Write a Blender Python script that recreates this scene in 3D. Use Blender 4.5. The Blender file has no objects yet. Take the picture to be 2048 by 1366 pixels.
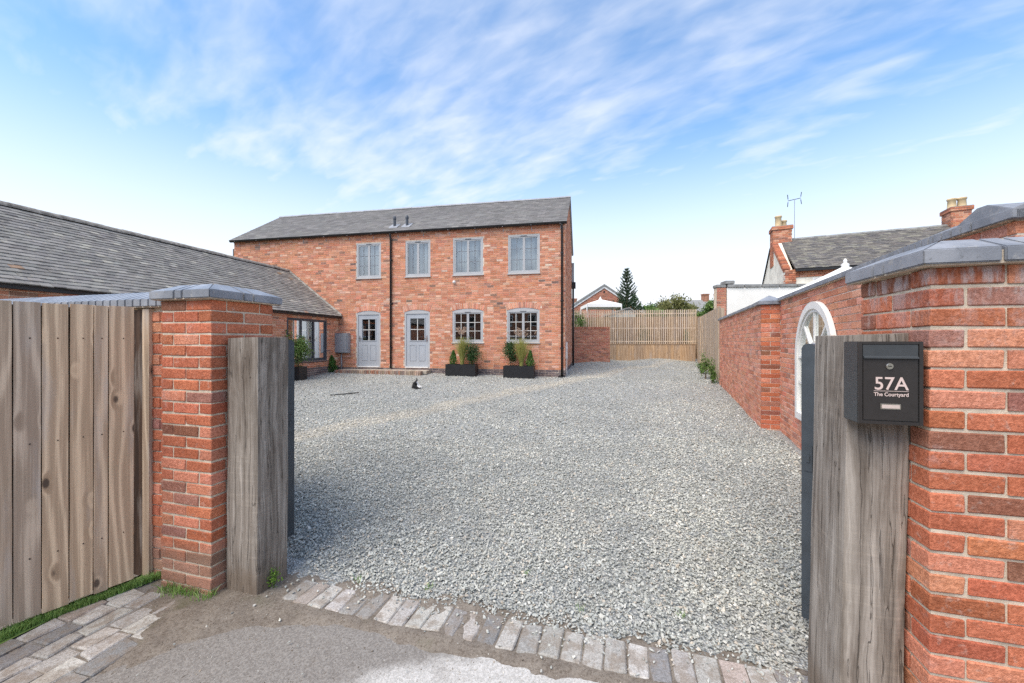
import bpy, bmesh, math, random
import numpy as np
from mathutils import Matrix, Vector, noise as mnoise

R = math.radians
rng = np.random.default_rng(7)
random.seed(7)
scene = bpy.context.scene
COL = scene.collection

# ------------------------------------------------------------------ camera
CAM_Z = 1.64
cam_data = bpy.data.cameras.new('camera')
cam = bpy.data.objects.new('camera', cam_data)
COL.objects.link(cam)
cam.location = (0, 0, CAM_Z)
cam.rotation_euler = (R(90), 0, 0)
cam_data.lens = 14.0
cam_data.sensor_width = 36
cam_data.clip_start = 0.05
cam_data.clip_end = 900
scene.camera = cam

# ------------------------------------------------------------------ sky, sun, exposure
SUN = Vector((-0.40, -0.40, 0.82)).normalized()
world = bpy.data.worlds.new('World')
scene.world = world
world.use_nodes = True
wn, wl = world.node_tree.nodes, world.node_tree.links
wn.clear()
def wnode(t, **k):
    n = wn.new(t)
    for a, b in k.items():
        setattr(n, a, b)
    return n
w_out = wnode('ShaderNodeOutputWorld')
w_bg = wnode('ShaderNodeBackground')
w_bg.inputs['Strength'].default_value = 0.15
wl.new(w_bg.outputs[0], w_out.inputs[0])
sky = wnode('ShaderNodeTexSky', sky_type='NISHITA')
sky.sun_disc = False
sky.sun_elevation = math.asin(SUN.z)
sky.sun_rotation = math.atan2(SUN.x, SUN.y)
sky.altitude = 60
sky.air_density = 1.0
sky.dust_density = 0.6
sky.ozone_density = 1.3
tc = wnode('ShaderNodeTexCoord')
sep = wnode('ShaderNodeSeparateXYZ')
wl.new(tc.outputs['Generated'], sep.inputs[0])
def wm(op, a, b=None, clamp=False):
    n = wnode('ShaderNodeMath', operation=op, use_clamp=clamp)
    for i, v in enumerate((a, b)):
        if v is None: continue
        if isinstance(v, (int, float)): n.inputs[i].default_value = v
        else: wl.new(v, n.inputs[i])
    return n.outputs[0]
den = wm('ADD', wm('MAXIMUM', sep.outputs[2], 0.0), 0.16)
comb = wnode('ShaderNodeCombineXYZ')
wl.new(wm('DIVIDE', sep.outputs[0], den), comb.inputs[0])
wl.new(wm('DIVIDE', sep.outputs[1], den), comb.inputs[1])
def wnoise(scale, rot, stretch, detail=6, rough=0.55, dist=0.0, off=(0, 0, 0)):
    m = wnode('ShaderNodeMapping', vector_type='TEXTURE')
    m.inputs['Rotation'].default_value = (0, 0, R(rot))
    m.inputs['Scale'].default_value = (stretch[0], stretch[1], 1)
    m.inputs['Location'].default_value = off
    wl.new(comb.outputs[0], m.inputs[0])
    n = wnode('ShaderNodeTexNoise')
    n.inputs['Scale'].default_value = scale
    n.inputs['Detail'].default_value = detail
    n.inputs['Roughness'].default_value = rough
    n.inputs['Distortion'].default_value = dist
    wl.new(m.outputs[0], n.inputs['Vector'])
    return n.outputs['Fac']
def wramp(fac, lo, hi):
    n = wnode('ShaderNodeMapRange', interpolation_type='SMOOTHSTEP')
    wl.new(fac, n.inputs[0])
    n.inputs[1].default_value = lo
    n.inputs[2].default_value = hi
    return n.outputs[0]
big = wnoise(1.0, -20, (1.5, 1.2), 3, 0.5, 0.3, (0.7, 0.9, 0))
rip = wnoise(4.4, -40, (1.35, 0.62), 4, 0.46, 0.3, (0.3, 1.4, 0))
fine = wnoise(11.0, -34, (1.3, 0.6), 4, 0.5, 0.4)
cov = wm('ADD', wm('MULTIPLY', big, 0.55), wm('ADD', wm('MULTIPLY', rip, 0.48), wm('MULTIPLY', fine, 0.22)))
cloud = wramp(cov, 0.425, 0.95)
haze_h = wramp(sep.outputs[2], 0.50, 0.07)
cl = wm('MAXIMUM', wm('MULTIPLY', cloud, 0.84), wm('MULTIPLY', haze_h, 1.0))
wmix = wnode('ShaderNodeMix', data_type='RGBA')
wl.new(cl, wmix.inputs[0])
hsv = wnode('ShaderNodeHueSaturation')
hsv.inputs['Hue'].default_value = 0.497
hsv.inputs['Saturation'].default_value = 1.16
hsv.inputs['Value'].default_value = 0.72
wl.new(sky.outputs[0], hsv.inputs['Color'])
wl.new(hsv.outputs[0], wmix.inputs[6])
wmix.inputs[7].default_value = (2.55, 2.62, 2.78, 1)
wl.new(wmix.outputs[2], w_bg.inputs['Color'])

sun_data = bpy.data.lights.new('sun', 'SUN')
sun_data.energy = 1.5
sun_data.angle = R(50)
sun_data.color = (1.0, 0.90, 0.76)
sun = bpy.data.objects.new('sun', sun_data)
COL.objects.link(sun)
sun.rotation_euler = SUN.to_track_quat('Z', 'Y').to_euler()
sun.location = SUN * 60

scene.view_settings.view_transform = 'Standard'
scene.view_settings.look = 'None'
scene.view_settings.gamma = 1
scene.view_settings.use_curve_mapping = False
scene.view_settings.exposure = 1.5
scene.cycles.use_denoising = False
scene.cycles.max_bounces = 6
scene.cycles.transparent_max_bounces = 8

# ------------------------------------------------------------------ material helpers
class Mat:
    def __init__(self, name):
        self.m = bpy.data.materials.new(name)
        self.m.use_nodes = True
        self.t = self.m.node_tree
        self.N, self.L = self.t.nodes, self.t.links
        self.b = self.N['Principled BSDF']
        self.b.inputs['Specular IOR Level'].default_value = 0.3
    def n(self, t, **k):
        x = self.N.new(t)
        for a, v in k.items(): setattr(x, a, v)
        return x
    def put(self, sock, v):
        if isinstance(v, (int, float)): sock.default_value = v
        elif isinstance(v, (tuple, list)): sock.default_value = (*v, 1) if len(v) == 3 and sock.type == 'RGBA' else v
        else: self.L.new(v, sock)
    def geo(self): return self.n('ShaderNodeNewGeometry').outputs['Position']
    def objc(self): return self.n('ShaderNodeTexCoord').outputs['Object']
    def map(self, vec, scale=(1, 1, 1), rot=(0, 0, 0), loc=(0, 0, 0)):
        m = self.n('ShaderNodeMapping')
        m.inputs['Scale'].default_value = scale
        m.inputs['Rotation'].default_value = rot
        m.inputs['Location'].default_value = loc
        self.L.new(vec, m.inputs[0])
        return m.outputs[0]
    def noise(self, vec, scale, detail=4, rough=0.55, dist=0.0, color=False):
        x = self.n('ShaderNodeTexNoise')
        self.L.new(vec, x.inputs['Vector'])
        x.inputs['Scale'].default_value = scale
        x.inputs['Detail'].default_value = detail
        x.inputs['Roughness'].default_value = rough
        x.inputs['Distortion'].default_value = dist
        return x.outputs['Color' if color else 'Fac']
    def voro(self, vec, scale, out='Distance', feature='F1', rnd=1.0):
        x = self.n('ShaderNodeTexVoronoi', feature=feature)
        self.L.new(vec, x.inputs['Vector'])
        x.inputs['Scale'].default_value = scale
        x.inputs['Randomness'].default_value = rnd
        return x.outputs[out]
    def mr(self, fac, lo, hi, a=0.0, b=1.0, smooth=True):
        x = self.n('ShaderNodeMapRange', interpolation_type='SMOOTHSTEP' if smooth else 'LINEAR')
        self.L.new(fac, x.inputs[0])
        for i, v in zip((1, 2, 3, 4), (lo, hi, a, b)): x.inputs[i].default_value = v
        return x.outputs[0]
    def math(self, op, a, b=0.0):
        x = self.n('ShaderNodeMath', operation=op)
        self.put(x.inputs[0], a); self.put(x.inputs[1], b)
        return x.outputs[0]
    def mix(self, fac, a, b, mode='MIX'):
        x = self.n('ShaderNodeMix', data_type='RGBA', blend_type=mode)
        self.put(x.inputs[0], fac); self.put(x.inputs[6], a); self.put(x.inputs[7], b)
        return x.outputs[2]
    def ramp(self, fac, stops):
        x = self.n('ShaderNodeValToRGB')
        e = x.color_ramp.elements
        while len(e) < len(stops): e.new(0.5)
        for i, (p, c) in enumerate(stops):
            e[i].position = p; e[i].color = (*c, 1)
        self.L.new(fac, x.inputs[0])
        return x.outputs[0]
    def sepz(self, vec):
        x = self.n('ShaderNodeSeparateXYZ'); self.L.new(vec, x.inputs[0])
        return x.outputs
    def bump(self, h, strength=0.4, dist=0.01):
        x = self.n('ShaderNodeBump')
        x.inputs['Strength'].default_value = strength
        x.inputs['Distance'].default_value = dist
        self.L.new(h, x.inputs['Height'])
        self.L.new(x.outputs[0], self.b.inputs['Normal'])
    def out(self, color, rough=0.8, spec=None, metal=None):
        self.put(self.b.inputs['Base Color'], color)
        self.put(self.b.inputs['Roughness'], rough)
        if spec is not None: self.b.inputs['Specular IOR Level'].default_value = spec
        if metal is not None: self.b.inputs['Metallic'].default_value = metal
        return self.m
    def src(self, mode):
        if mode == 'obj': return self.n('ShaderNodeObjectInfo').outputs['Color']
        x = self.n('ShaderNodeAttribute'); x.attribute_name = 'col'
        return x.outputs['Color']

def plain(name, c, rough=0.6, spec=0.3, metal=0.0, var=0.12, scale=6, bump=0.0):
    m = Mat(name)
    p = m.geo()
    f = m.noise(p, scale, 5)
    col = m.mix(m.mr(f, 0.3, 0.7), tuple(x * (1 - var) for x in c), tuple(min(1, x * (1 + var)) for x in c))
    if bump: m.bump(m.noise(p, scale * 12, 4), bump, 0.004)
    return m.out(col, rough, spec, metal)

def brick_mat(name, mode, eff=0.25, soil=None, top=None, fine=1.0):
    """fired clay: body colour per brick, burnt blotches, lime bloom, optional runs of lime under a coping (top) and splash soil at the foot"""
    m = Mat(name)
    p = m.geo()
    c = m.src(mode)
    bl = m.noise(p, 9 * fine, 5, 0.6, 0.6)
    c = m.mix(m.mr(bl, 0.54, 0.78, 0, 0.45), c, m.mix(1.0, c, (0.50, 0.44, 0.42), 'MULTIPLY'))
    g1 = m.noise(p, 75 * fine, 5, 0.7)
    c = m.mix(m.mr(g1, 0.40, 0.64, 0, 1.0), m.mix(1.0, c, (0.88, 0.85, 0.84), 'MULTIPLY'), m.mix(1.0, c, (1.26, 1.32, 1.36), 'MULTIPLY'))
    c = m.mix(m.mr(m.noise(p, 26, 5, 0.65, 0.5), 0.57, 0.70, 0, 0.42), c, (0.55, 0.40, 0.33))
    ef = m.math('MULTIPLY', m.mr(m.noise(p, 3.1, 6, 0.62), 0.56, 0.74), m.mr(m.noise(p, 34, 5, 0.7), 0.38, 0.66))
    c = m.mix(m.math('MULTIPLY', ef, eff), c, (0.62, 0.52, 0.50))
    z = m.sepz(p)[2]
    if top:
        run = m.noise(m.map(p, (13, 13, 3.0)), 1.0, 6, 0.7)
        k = m.math('MULTIPLY', m.mr(z, top[0], top[1]), m.mr(run, 0.45, 0.60))
        c = m.mix(m.math('MULTIPLY', k, 0.72), c, (0.56, 0.49, 0.47))
    if soil:
        k = m.math('ADD', m.mr(z, soil[1], soil[0]), m.math('MULTIPLY', m.math('SUBTRACT', m.noise(p, 6, 5), 0.5), 0.5))
        c = m.mix(m.mr(k, 0.25, 0.9, 0, 0.62), c, (0.33, 0.24, 0.18))
    pits = m.mr(m.voro(p, 48 * fine), 0.04, 0.20)
    c = m.mix(m.math('MULTIPLY', m.math('SUBTRACT', 1.0, pits), 0.40), c, (0.12, 0.075, 0.06))
    h = m.math('ADD', m.noise(p, 130 * fine, 5, 0.7), m.math('MULTIPLY', m.noise(p, 22, 4), 1.2))
    m.bump(h, 0.7, 0.010)
    return m.out(c, 0.93, 0.1)

def mortar_mat(name, c):
    m = Mat(name)
    p = m.geo()
    col = m.mix(m.mr(m.noise(p, 14, 6, 0.65), 0.3, 0.72), tuple(x * 0.72 for x in c), tuple(x * 1.12 for x in c))
    m.bump(m.noise(p, 180, 5, 0.7), 0.6, 0.006)
    return m.out(col, 0.95, 0.1)

def tile_mat(name, mode, lichen=0.3, rough=0.75):
    m = Mat(name)
    p = m.geo()
    c = m.src(mode)
    c = m.mix(m.mr(m.noise(p, 4, 6, 0.6), 0.35, 0.7, 0, 0.4), c, m.mix(1.0, c, (0.6, 0.6, 0.58), 'MULTIPLY'))
    l = m.math('MULTIPLY', m.mr(m.noise(p, 7, 7, 0.7), 0.54, 0.66), m.mr(m.noise(p, 45, 4), 0.4, 0.6))
    c = m.mix(m.math('MULTIPLY', l, lichen), c, (0.45, 0.43, 0.34))
    m.bump(m.noise(p, 70, 5, 0.7), 0.35, 0.006)
    return m.out(c, rough, 0.3)

def engineering(name, rough=0.42):
    """blue engineering brick"""
    m = Mat(name)
    p = m.geo()
    c = m.mix(m.mr(m.noise(p, 6, 6, 0.6), 0.3, 0.72), (0.17, 0.183, 0.207), (0.30, 0.312, 0.337))
    c = m.mix(m.math('MULTIPLY', m.mr(m.noise(p, 40, 5, 0.75), 0.58, 0.70), 0.55), c, (0.07, 0.07, 0.068))
    c = m.mix(m.math('MULTIPLY', m.mr(m.noise(p, 16, 6, 0.7), 0.56, 0.68), 0.45), c, (0.42, 0.40, 0.36))
    m.bump(m.noise(p, 120, 4, 0.6), 0.22, 0.004)
    return m.out(c, rough, 0.5)

def oak_mat():
    m = Mat('weathered_oak')
    o = m.objc()
    warp = m.noise(m.map(o, (5, 5, 1.2)), 1.0, 4, 0.5, color=True)
    v = m.n('ShaderNodeVectorMath', operation='MULTIPLY_ADD')
    m.L.new(warp, v.inputs[0]); v.inputs[1].default_value = (0.10, 0.10, 0.0); m.L.new(o, v.inputs[2])
    g = m.noise(m.map(v.outputs[0], (42, 42, 1.1)), 1.0, 6, 0.62)
    big = m.noise(m.map(o, (4, 4, 1.5)), 1.0, 5, 0.6, 0.6)
    c = m.ramp(g, [(0.32, (0.15, 0.127, 0.105)), (0.45, (0.25, 0.217, 0.182)), (0.55, (0.325, 0.288, 0.247)), (0.70, (0.46, 0.415, 0.362))])
    c = m.mix(m.mr(big, 0.38, 0.70, 0, 0.8), c, m.mix(1.0, c, (0.46, 0.40, 0.36), 'MULTIPLY'))
    saw = m.noise(m.map(o, (2.2, 2.2, 46), (0.07, 0.12, 0)), 1.0, 4, 0.7, 0.4)
    sawm = m.mr(m.noise(m.map(o, (3, 3, 2), loc=(1, 5, 2)), 1.0, 4, 0.6), 0.45, 0.65)
    c = m.mix(m.math('MULTIPLY', m.mr(saw, 0.48, 0.64), m.math('MULTIPLY', sawm, 0.30)), c, m.mix(1.0, c, (1.6, 1.58, 1.52), 'MULTIPLY'))
    st = m.noise(m.map(o, (7, 7, 0.8), loc=(3.3, 0.8, 1.1)), 1.0, 6, 0.62, 0.9)
    c = m.mix(m.mr(st, 0.54, 0.70, 0, 0.62), c, (0.045, 0.039, 0.036))
    z = m.sepz(m.geo())[2]
    k = m.math('ADD', m.mr(z, 0.34, 0.02), m.math('MULTIPLY', m.math('SUBTRACT', m.noise(o, 12, 5), 0.5), 0.7))
    c = m.mix(m.mr(k, 0.35, 0.9, 0, 0.65), c, (0.20, 0.155, 0.115))
    # drying checks
    ck = m.noise(m.map(v.outputs[0], (26, 26, 0.55), loc=(9, 2, 0)), 1.0, 3, 0.5)
    crack = m.mr(m.math('ABSOLUTE', m.math('SUBTRACT', ck, 0.52)), 0.0, 0.012, 1.0, 0.0)
    c = m.mix(m.math('MULTIPLY', crack, 0.6), c, (0.03, 0.025, 0.02))
    h = m.math('ADD', m.math('MULTIPLY', g, 0.8), m.math('MULTIPLY', saw, 0.18))
    h = m.math('SUBTRACT', h, m.math('MULTIPLY', crack, 0.8))
    m.bump(h, 0.65, 0.006)
    return m.out(c, 0.9, 0.15)

def board_mat(name, light, dark, knots=1.0, green=0.25, wscale=1.0):
    """sawn softwood, grain along local Z, knots and growth rings, offset per board"""
    m = Mat(name)
    oi = m.n('ShaderNodeObjectInfo')
    cmb = m.n('ShaderNodeCombineXYZ')
    for i, s in enumerate((7.0, 3.0, 23.0)):
        m.L.new(m.math('MULTIPLY', oi.outputs['Random'], s), cmb.inputs[i])
    va = m.n('ShaderNodeVectorMath', operation='ADD')
    m.L.new(m.objc(), va.inputs[0]); m.L.new(cmb.outputs[0], va.inputs[1])
    o = va.outputs[0]
    kd = m.voro(m.map(o, (7.0 * wscale, 7.0 * wscale, 3.4 * wscale)), 1.0)
    knot = m.mr(kd, 0.07, 0.13, 1.0, 0.0)
    halo = m.mr(kd, 0.09, 0.30, 1.0, 0.0)
    slow = m.noise(m.map(o, (4.0, 4.0, 0.55)), 1.0, 2, 0.45)
    x = m.sepz(o)
    ph = m.math('ADD', m.math('MULTIPLY', m.math('ADD', x[0], x[1]), 70 * wscale), m.math('ADD', m.math('MULTIPLY', slow, 30), m.math('MULTIPLY', halo, 3.5)))
    ring = m.math('MULTIPLY', m.math('ADD', m.math('SINE', ph), 1.0), 0.5)
    fine = m.noise(m.map(o, (95, 95, 1.8)), 1.0, 5, 0.65)
    f = m.math('ADD', m.math('MULTIPLY', m.math('POWER', ring, 2.0), 0.26), m.math('MULTIPLY', fine, 0.70))
    c = m.mix(m.mr(f, 0.30, 0.66), dark, light)
    hue = m.math('MULTIPLY', oi.outputs['Random'], 1.0)
    c = m.mix(m.mr(hue, 0.0, 1.0, 0, 1.0), m.mix(1.0, c, (0.88, 0.88, 0.90), 'MULTIPLY'), m.mix(1.0, c, (1.14, 1.08, 0.98), 'MULTIPLY'))
    bl = m.noise(m.map(m.geo(), (3, 3, 1.6)), 1.0, 5, 0.6)
    c = m.mix(m.mr(bl, 0.5, 0.8, 0, green), c, (0.30, 0.28, 0.18))
    c = m.mix(m.mr(m.noise(m.map(o, (9, 9, 1.4), loc=(4, 4, 4)), 1.0, 5, 0.6), 0.52, 0.75, 0, 0.45), c, (0.50, 0.46, 0.42))
    c = m.mix(m.math('MULTIPLY', halo, 0.35 * knots), c, m.mix(1.0, c, (0.55, 0.48, 0.42), 'MULTIPLY'))
    c = m.mix(m.math('MULTIPLY', knot, 0.85 * knots), c, (0.06, 0.045, 0.038))
    m.bump(m.math('ADD', f, m.math('MULTIPLY', knot, -0.5)), 0.4, 0.004)
    return m.out(c, 0.88, 0.15)

def leaf_mat(name, c1, c2):
    m = Mat(name)
    a = m.n('ShaderNodeAttribute'); a.attribute_name = 'col'
    s = m.sepz(a.outputs['Color'])
    c = m.mix(s[0], c1, c2)
    m.b.inputs['Transmission Weight'].default_value = 0.0
    m.put(m.b.inputs['Base Color'], c)
    m.b.inputs['Roughness'].default_value = 0.55
    tr = m.n('ShaderNodeBsdfTranslucent'); m.L.new(c, tr.inputs[0])
    mx = m.n('ShaderNodeMixShader'); mx.inputs[0].default_value = 0.25
    m.L.new(m.b.outputs[0], mx.inputs[1]); m.L.new(tr.outputs[0], mx.inputs[2])
    m.L.new(mx.outputs[0], m.N['Material Output'].inputs[0])
    return m.m

def glass_mat(name, refl=0.22):
    m = Mat(name)
    lw = m.n('ShaderNodeFresnel'); lw.inputs[0].default_value = 1.55
    g = m.n('ShaderNodeBsdfGlossy'); g.inputs['Roughness'].default_value = 0.02
    g.inputs['Color'].default_value = (0.95, 0.98, 1, 1)
    t = m.n('ShaderNodeBsdfTransparent'); t.inputs[0].default_value = (0.88, 0.92, 0.92, 1)
    mx = m.n('ShaderNodeMixShader')
    m.L.new(m.math('ADD', lw.outputs[0], refl), mx.inputs[0])
    m.L.new(t.outputs[0], mx.inputs[1]); m.L.new(g.outputs[0], mx.inputs[2])
    m.L.new(mx.outputs[0], m.N['Material Output'].inputs[0])
    return m.m

# ------------------------------------------------------------------ geometry helpers
WLOC = {}
def wloc(o): return WLOC.get(o.name, Vector((0, 0, 0))) if o else Vector((0, 0, 0))
def tag(o, label=None, cat=None, group=None, kind=None):
    if label: o['label'] = label
    if cat: o['category'] = cat
    if group: o['group'] = group
    if kind: o['kind'] = kind
    return o
def link(name, data, parent, loc, mat=None):
    o = bpy.data.objects.new(name, data)
    COL.objects.link(o)
    loc = Vector(loc)
    if parent: o.parent = parent
    o.location = loc - wloc(parent)
    WLOC[o.name] = loc
    return o
def thing(name, label, cat, loc, group=None):
    o = link(name, None, None, loc)
    o.empty_display_size = 0.2
    return tag(o, label, cat, group)

class Fr:
    """a vertical working plane: s along the face, d outward from it, z up"""
    def __init__(s, o, a, n):
        s.o = np.array(o, float); s.a = np.array(a, float) / np.linalg.norm(a); s.n = np.array(n, float) / np.linalg.norm(n)
    def p(s, q, d, z):
        v = s.o + s.a * q + s.n * d
        return (v[0], v[1], z)
    def ang(s): return math.atan2(s.a[1], s.a[0])

class MB:
    def __init__(s): s.v = []; s.f = []
    def add(s, vs, fs):
        k = len(s.v)
        s.v += [tuple(x) for x in vs]
        s.f += [tuple(i + k for i in f) for f in fs]
        return s
    def box(s, F, s0, s1, d0, d1, z0, z1):
        vs = [F.p(q, d, z) for z in (z0, z1) for q, d in ((s0, d0), (s1, d0), (s1, d1), (s0, d1))]
        return s.add(vs, [(0, 3, 2, 1), (4, 5, 6, 7), (0, 1, 5, 4), (1, 2, 6, 5), (2, 3, 7, 6), (3, 0, 4, 7)])
    def prism(s, F, poly, d0, d1):
        """polygon in (s,z) extruded from d0 to d1"""
        n = len(poly)
        vs = [F.p(q, d0, z) for q, z in poly] + [F.p(q, d1, z) for q, z in poly]
        return s.add(vs, [tuple(range(n)), tuple(range(2 * n - 1, n - 1, -1))] + [(i, (i + 1) % n, (i + 1) % n + n, i + n) for i in range(n)])
    def profile(s, F, prof, s0, s1):
        """polygon in (d,z) extruded along s"""
        n = len(prof)
        vs = [F.p(s0, d, z) for d, z in prof] + [F.p(s1, d, z) for d, z in prof]
        return s.add(vs, [tuple(range(n)), tuple(range(2 * n - 1, n - 1, -1))] + [(i, (i + 1) % n, (i + 1) % n + n, i + n) for i in range(n)])
    def tube(s, pts, r, n=8, cap=True):
        pts = [Vector(p) for p in pts]
        rs = r if isinstance(r, (list, tuple)) else [r] * len(pts)
        k = len(s.v)
        for i, p in enumerate(pts):
            d = (pts[min(i + 1, len(pts) - 1)] - pts[max(i - 1, 0)]).normalized()
            x = d.cross(Vector((0, 0, 1)) if abs(d.z) < 0.9 else Vector((1, 0, 0))).normalized()
            y = d.cross(x)
            for j in range(n):
                a = 2 * math.pi * j / n
                s.v.append(tuple(p + (x * math.cos(a) + y * math.sin(a)) * rs[i]))
        for i in range(len(pts) - 1):
            for j in range(n):
                a, b = k + i * n + j, k + i * n + (j + 1) % n
                s.f.append((a, b, b + n, a + n))
        if cap:
            s.f.append(tuple(k + j for j in range(n))[::-1])
            s.f.append(tuple(k + (len(pts) - 1) * n + j for j in range(n)))
        return s
    def lathe(s, c, prof, n=16):
        k = len(s.v)
        for r, z in prof:
            for j in range(n):
                a = 2 * math.pi * j / n
                s.v.append((c[0] + r * math.cos(a), c[1] + r * math.sin(a), c[2] + z))
        for i in range(len(prof) - 1):
            for j in range(n):
                a, b = k + i * n + j, k + i * n + (j + 1) % n
                s.f.append((a, b, b + n, a + n))
        s.f.append(tuple(k + j for j in range(n))[::-1])
        s.f.append(tuple(k + (len(prof) - 1) * n + j for j in range(n)))
        return s
    def build(s, name, mat, parent=None, smooth=False, bevel=0.0, loc=None, kind=None):
        v = np.array(s.v, float)
        c = (v.min(0) + v.max(0)) / 2
        if loc is not None: c = np.array(loc, float)
        me = bpy.data.meshes.new(name)
        me.from_pydata([tuple(x) for x in (v - c)], [], s.f)
        me.materials.append(mat)
        bm = bmesh.new(); bm.from_mesh(me)
        bmesh.ops.recalc_face_normals(bm, faces=bm.faces)
        if bevel:
            bmesh.ops.bevel(bm, geom=[e for e in bm.edges if len(e.link_faces) == 2 and e.calc_face_angle(0) > 0.5], offset=bevel, segments=2, affect='EDGES', clamp_overlap=True)
        bm.to_mesh(me); bm.free()
        if smooth: me.shade_smooth()
        o = link(name, me, parent, c)
        if kind: o['kind'] = kind
        return o

def np_mesh(name, verts, faces, mat, parent=None, col=None, loc=None, smooth=False):
    """verts (n,3), faces (m,k) arrays of one polygon size"""
    verts = np.asarray(verts, np.float32); faces = np.asarray(faces, np.int32)
    c = np.array(loc if loc is not None else (verts.min(0) + verts.max(0)) / 2, np.float32)
    me = bpy.data.meshes.new(name)
    me.vertices.add(len(verts)); me.vertices.foreach_set('co', (verts - c).ravel())
    m, k = faces.shape
    me.loops.add(m * k); me.loops.foreach_set('vertex_index', faces.ravel())
    me.polygons.add(m)
    me.polygons.foreach_set('loop_start', np.arange(0, m * k, k, dtype=np.int32))
    me.polygons.foreach_set('loop_total', np.full(m, k, np.int32))
    me.update(calc_edges=True)
    if not smooth: me.shade_flat()
    if col is not None:
        a = me.color_attributes.new('col', 'FLOAT_COLOR', 'POINT')
        cc = np.ones((len(verts), 4), np.float32); cc[:, :3] = col
        a.data.foreach_set('color', cc.ravel())
    me.materials.append(mat)
    return link(name, me, parent, c.tolist())

# chamfered block shared by bricks, setts, tiles; unit key -> mesh
BLOCKS = {}
def block_arrays(l, d, h, ch, var, jit):
    key = ('a', round(l, 3), round(d, 3), round(h, 3), ch, var, jit)
    if key in BLOCKS: return BLOCKS[key]
    r = np.random.default_rng(int(l * 7919 + d * 104729 + h * 1299709 + var * 97))
    hx, hy, hz = l / 2, d / 2, h / 2
    vs, idx = [], {}
    for sx in (-1, 1):
        for sy in (-1, 1):
            for sz in (-1, 1):
                j = r.normal(0, jit, 3)
                for ax in range(3):
                    q = [sx * (hx - ch), sy * (hy - ch), sz * (hz - ch)]
                    q[ax] += (sx, sy, sz)[ax] * ch
                    idx[(sx, sy, sz, ax)] = len(vs)
                    vs.append([q[0] + j[0], q[1] + j[1], q[2] + j[2]])
    fs = []
    for ax in range(3):
        o1, o2 = [(1, 2), (2, 0), (0, 1)][ax]
        for sg in (-1, 1):
            ring = []
            for a, b in ((-1, -1), (1, -1), (1, 1), (-1, 1)):
                s = [0, 0, 0]; s[ax] = sg; s[o1] = a; s[o2] = b
                ring.append(idx[(*s, ax)])
            fs.append(ring if sg > 0 else ring[::-1])
    for ax in range(3):                                    # edge chamfers
        o1, o2 = [(1, 2), (2, 0), (0, 1)][ax]
        for a in (-1, 1):
            for b in (-1, 1):
                s = [0, 0, 0]; s[o1] = a; s[o2] = b
                lo, hi = list(s), list(s); lo[ax] = -1; hi[ax] = 1
                q = [idx[(*lo, o1)], idx[(*hi, o1)], idx[(*hi, o2)], idx[(*lo, o2)]]
                fs.append(q[::-1] if a * b > 0 else q)
    for sx in (-1, 1):
        for sy in (-1, 1):
            for sz in (-1, 1):
                t = [idx[(sx, sy, sz, a)] for a in range(3)]
                fs.append(t if sx * sy * sz > 0 else t[::-1])
    BLOCKS[key] = (np.array(vs), fs)
    return BLOCKS[key]
def block_mesh(l, d, h, ch, var, jit, mat):
    key = ('m', round(l, 3), round(d, 3), round(h, 3), ch, var, jit, mat.name)
    if key not in BLOCKS:
        v, f = block_arrays(l, d, h, ch, var, jit)
        me = bpy.data.meshes.new('block')
        me.from_pydata(v.tolist(), [], f)
        bm = bmesh.new(); bm.from_mesh(me); bmesh.ops.recalc_face_normals(bm, faces=bm.faces); bm.to_mesh(me); bm.free(); me.shade_flat()
        me.materials.append(mat)
        BLOCKS[key] = me
    return BLOCKS[key]

class Pieces:
    """collects alike blocks; the largest in view become child objects sharing mesh data, the rest one joined mesh"""
    def __init__(s, name, parent, mat_obj, mat_att, limit=300, ch=0.003, jit=0.0012, nvar=4, vis=None):
        s.name, s.parent, s.mo, s.ma, s.limit, s.ch, s.jit, s.nvar, s.vis = name, parent, mat_obj, mat_att, limit, ch, jit, nvar, vis
        s.items = []
    def add(s, c, rot, l, d, h, col):
        """centre, 3x3 rotation (columns = length, depth, height axes), size, colour"""
        y = max(c[1], 0.05)
        fx, fz = c[0] / y, (c[2] - CAM_Z) / y
        ok = c[1] > 0.3 and abs(fx) < 1.31 and abs(fz) < 0.87 and (s.vis is None or s.vis(fx, fz, c))
        sc = (l * h if h > d else l * d) / (y * y) * (1 if ok else 1e-6)
        rot = np.array(rot, float)
        if np.linalg.det(rot) < 0: rot[:, 1] *= -1
        s.items.append((sc, ok, np.array(c, float), rot, round(l / 0.004) * 0.004, d, h, col, random.randrange(s.nvar)))
    def finish(s):
        s.items.sort(key=lambda t: -t[0])
        k = 0
        V, F, C, off = [], [], [], 0
        for sc, ok, c, rot, l, d, h, col, var in s.items:
            if ok and k < s.limit:
                k += 1
                o = bpy.data.objects.new(s.name, block_mesh(l, d, h, s.ch, var, s.jit, s.mo))
                COL.objects.link(o)
                o.parent = s.parent
                o.matrix_local = Matrix.Translation(Vector(c) - wloc(s.parent)) @ Matrix(rot.tolist()).to_4x4()
                o.color = (*col, 1)
            else:
                v = np.array([(x, y, z) for x in (-l / 2, l / 2) for y in (-d / 2, d / 2) for z in (-h / 2, h / 2)])
                V.append(v @ rot.T + c); C.append(np.tile(col, (8, 1)))
                F.append(np.array([(0, 1, 3, 2), (4, 6, 7, 5), (0, 4, 5, 1), (2, 3, 7, 6), (0, 2, 6, 4), (1, 5, 7, 3)]) + off)
                off += 8
        if V:
            o = np_mesh(s.name + '_mass', np.concatenate(V), np.concatenate(F), s.ma, s.parent, np.concatenate(C))
            o['kind'] = 'stuff'
        return k
def frame_rot(F):
    a, n = F.a, F.n
    return np.array([[a[0], n[0], 0], [a[1], n[1], 0], [0, 0, 1]], float)
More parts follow.
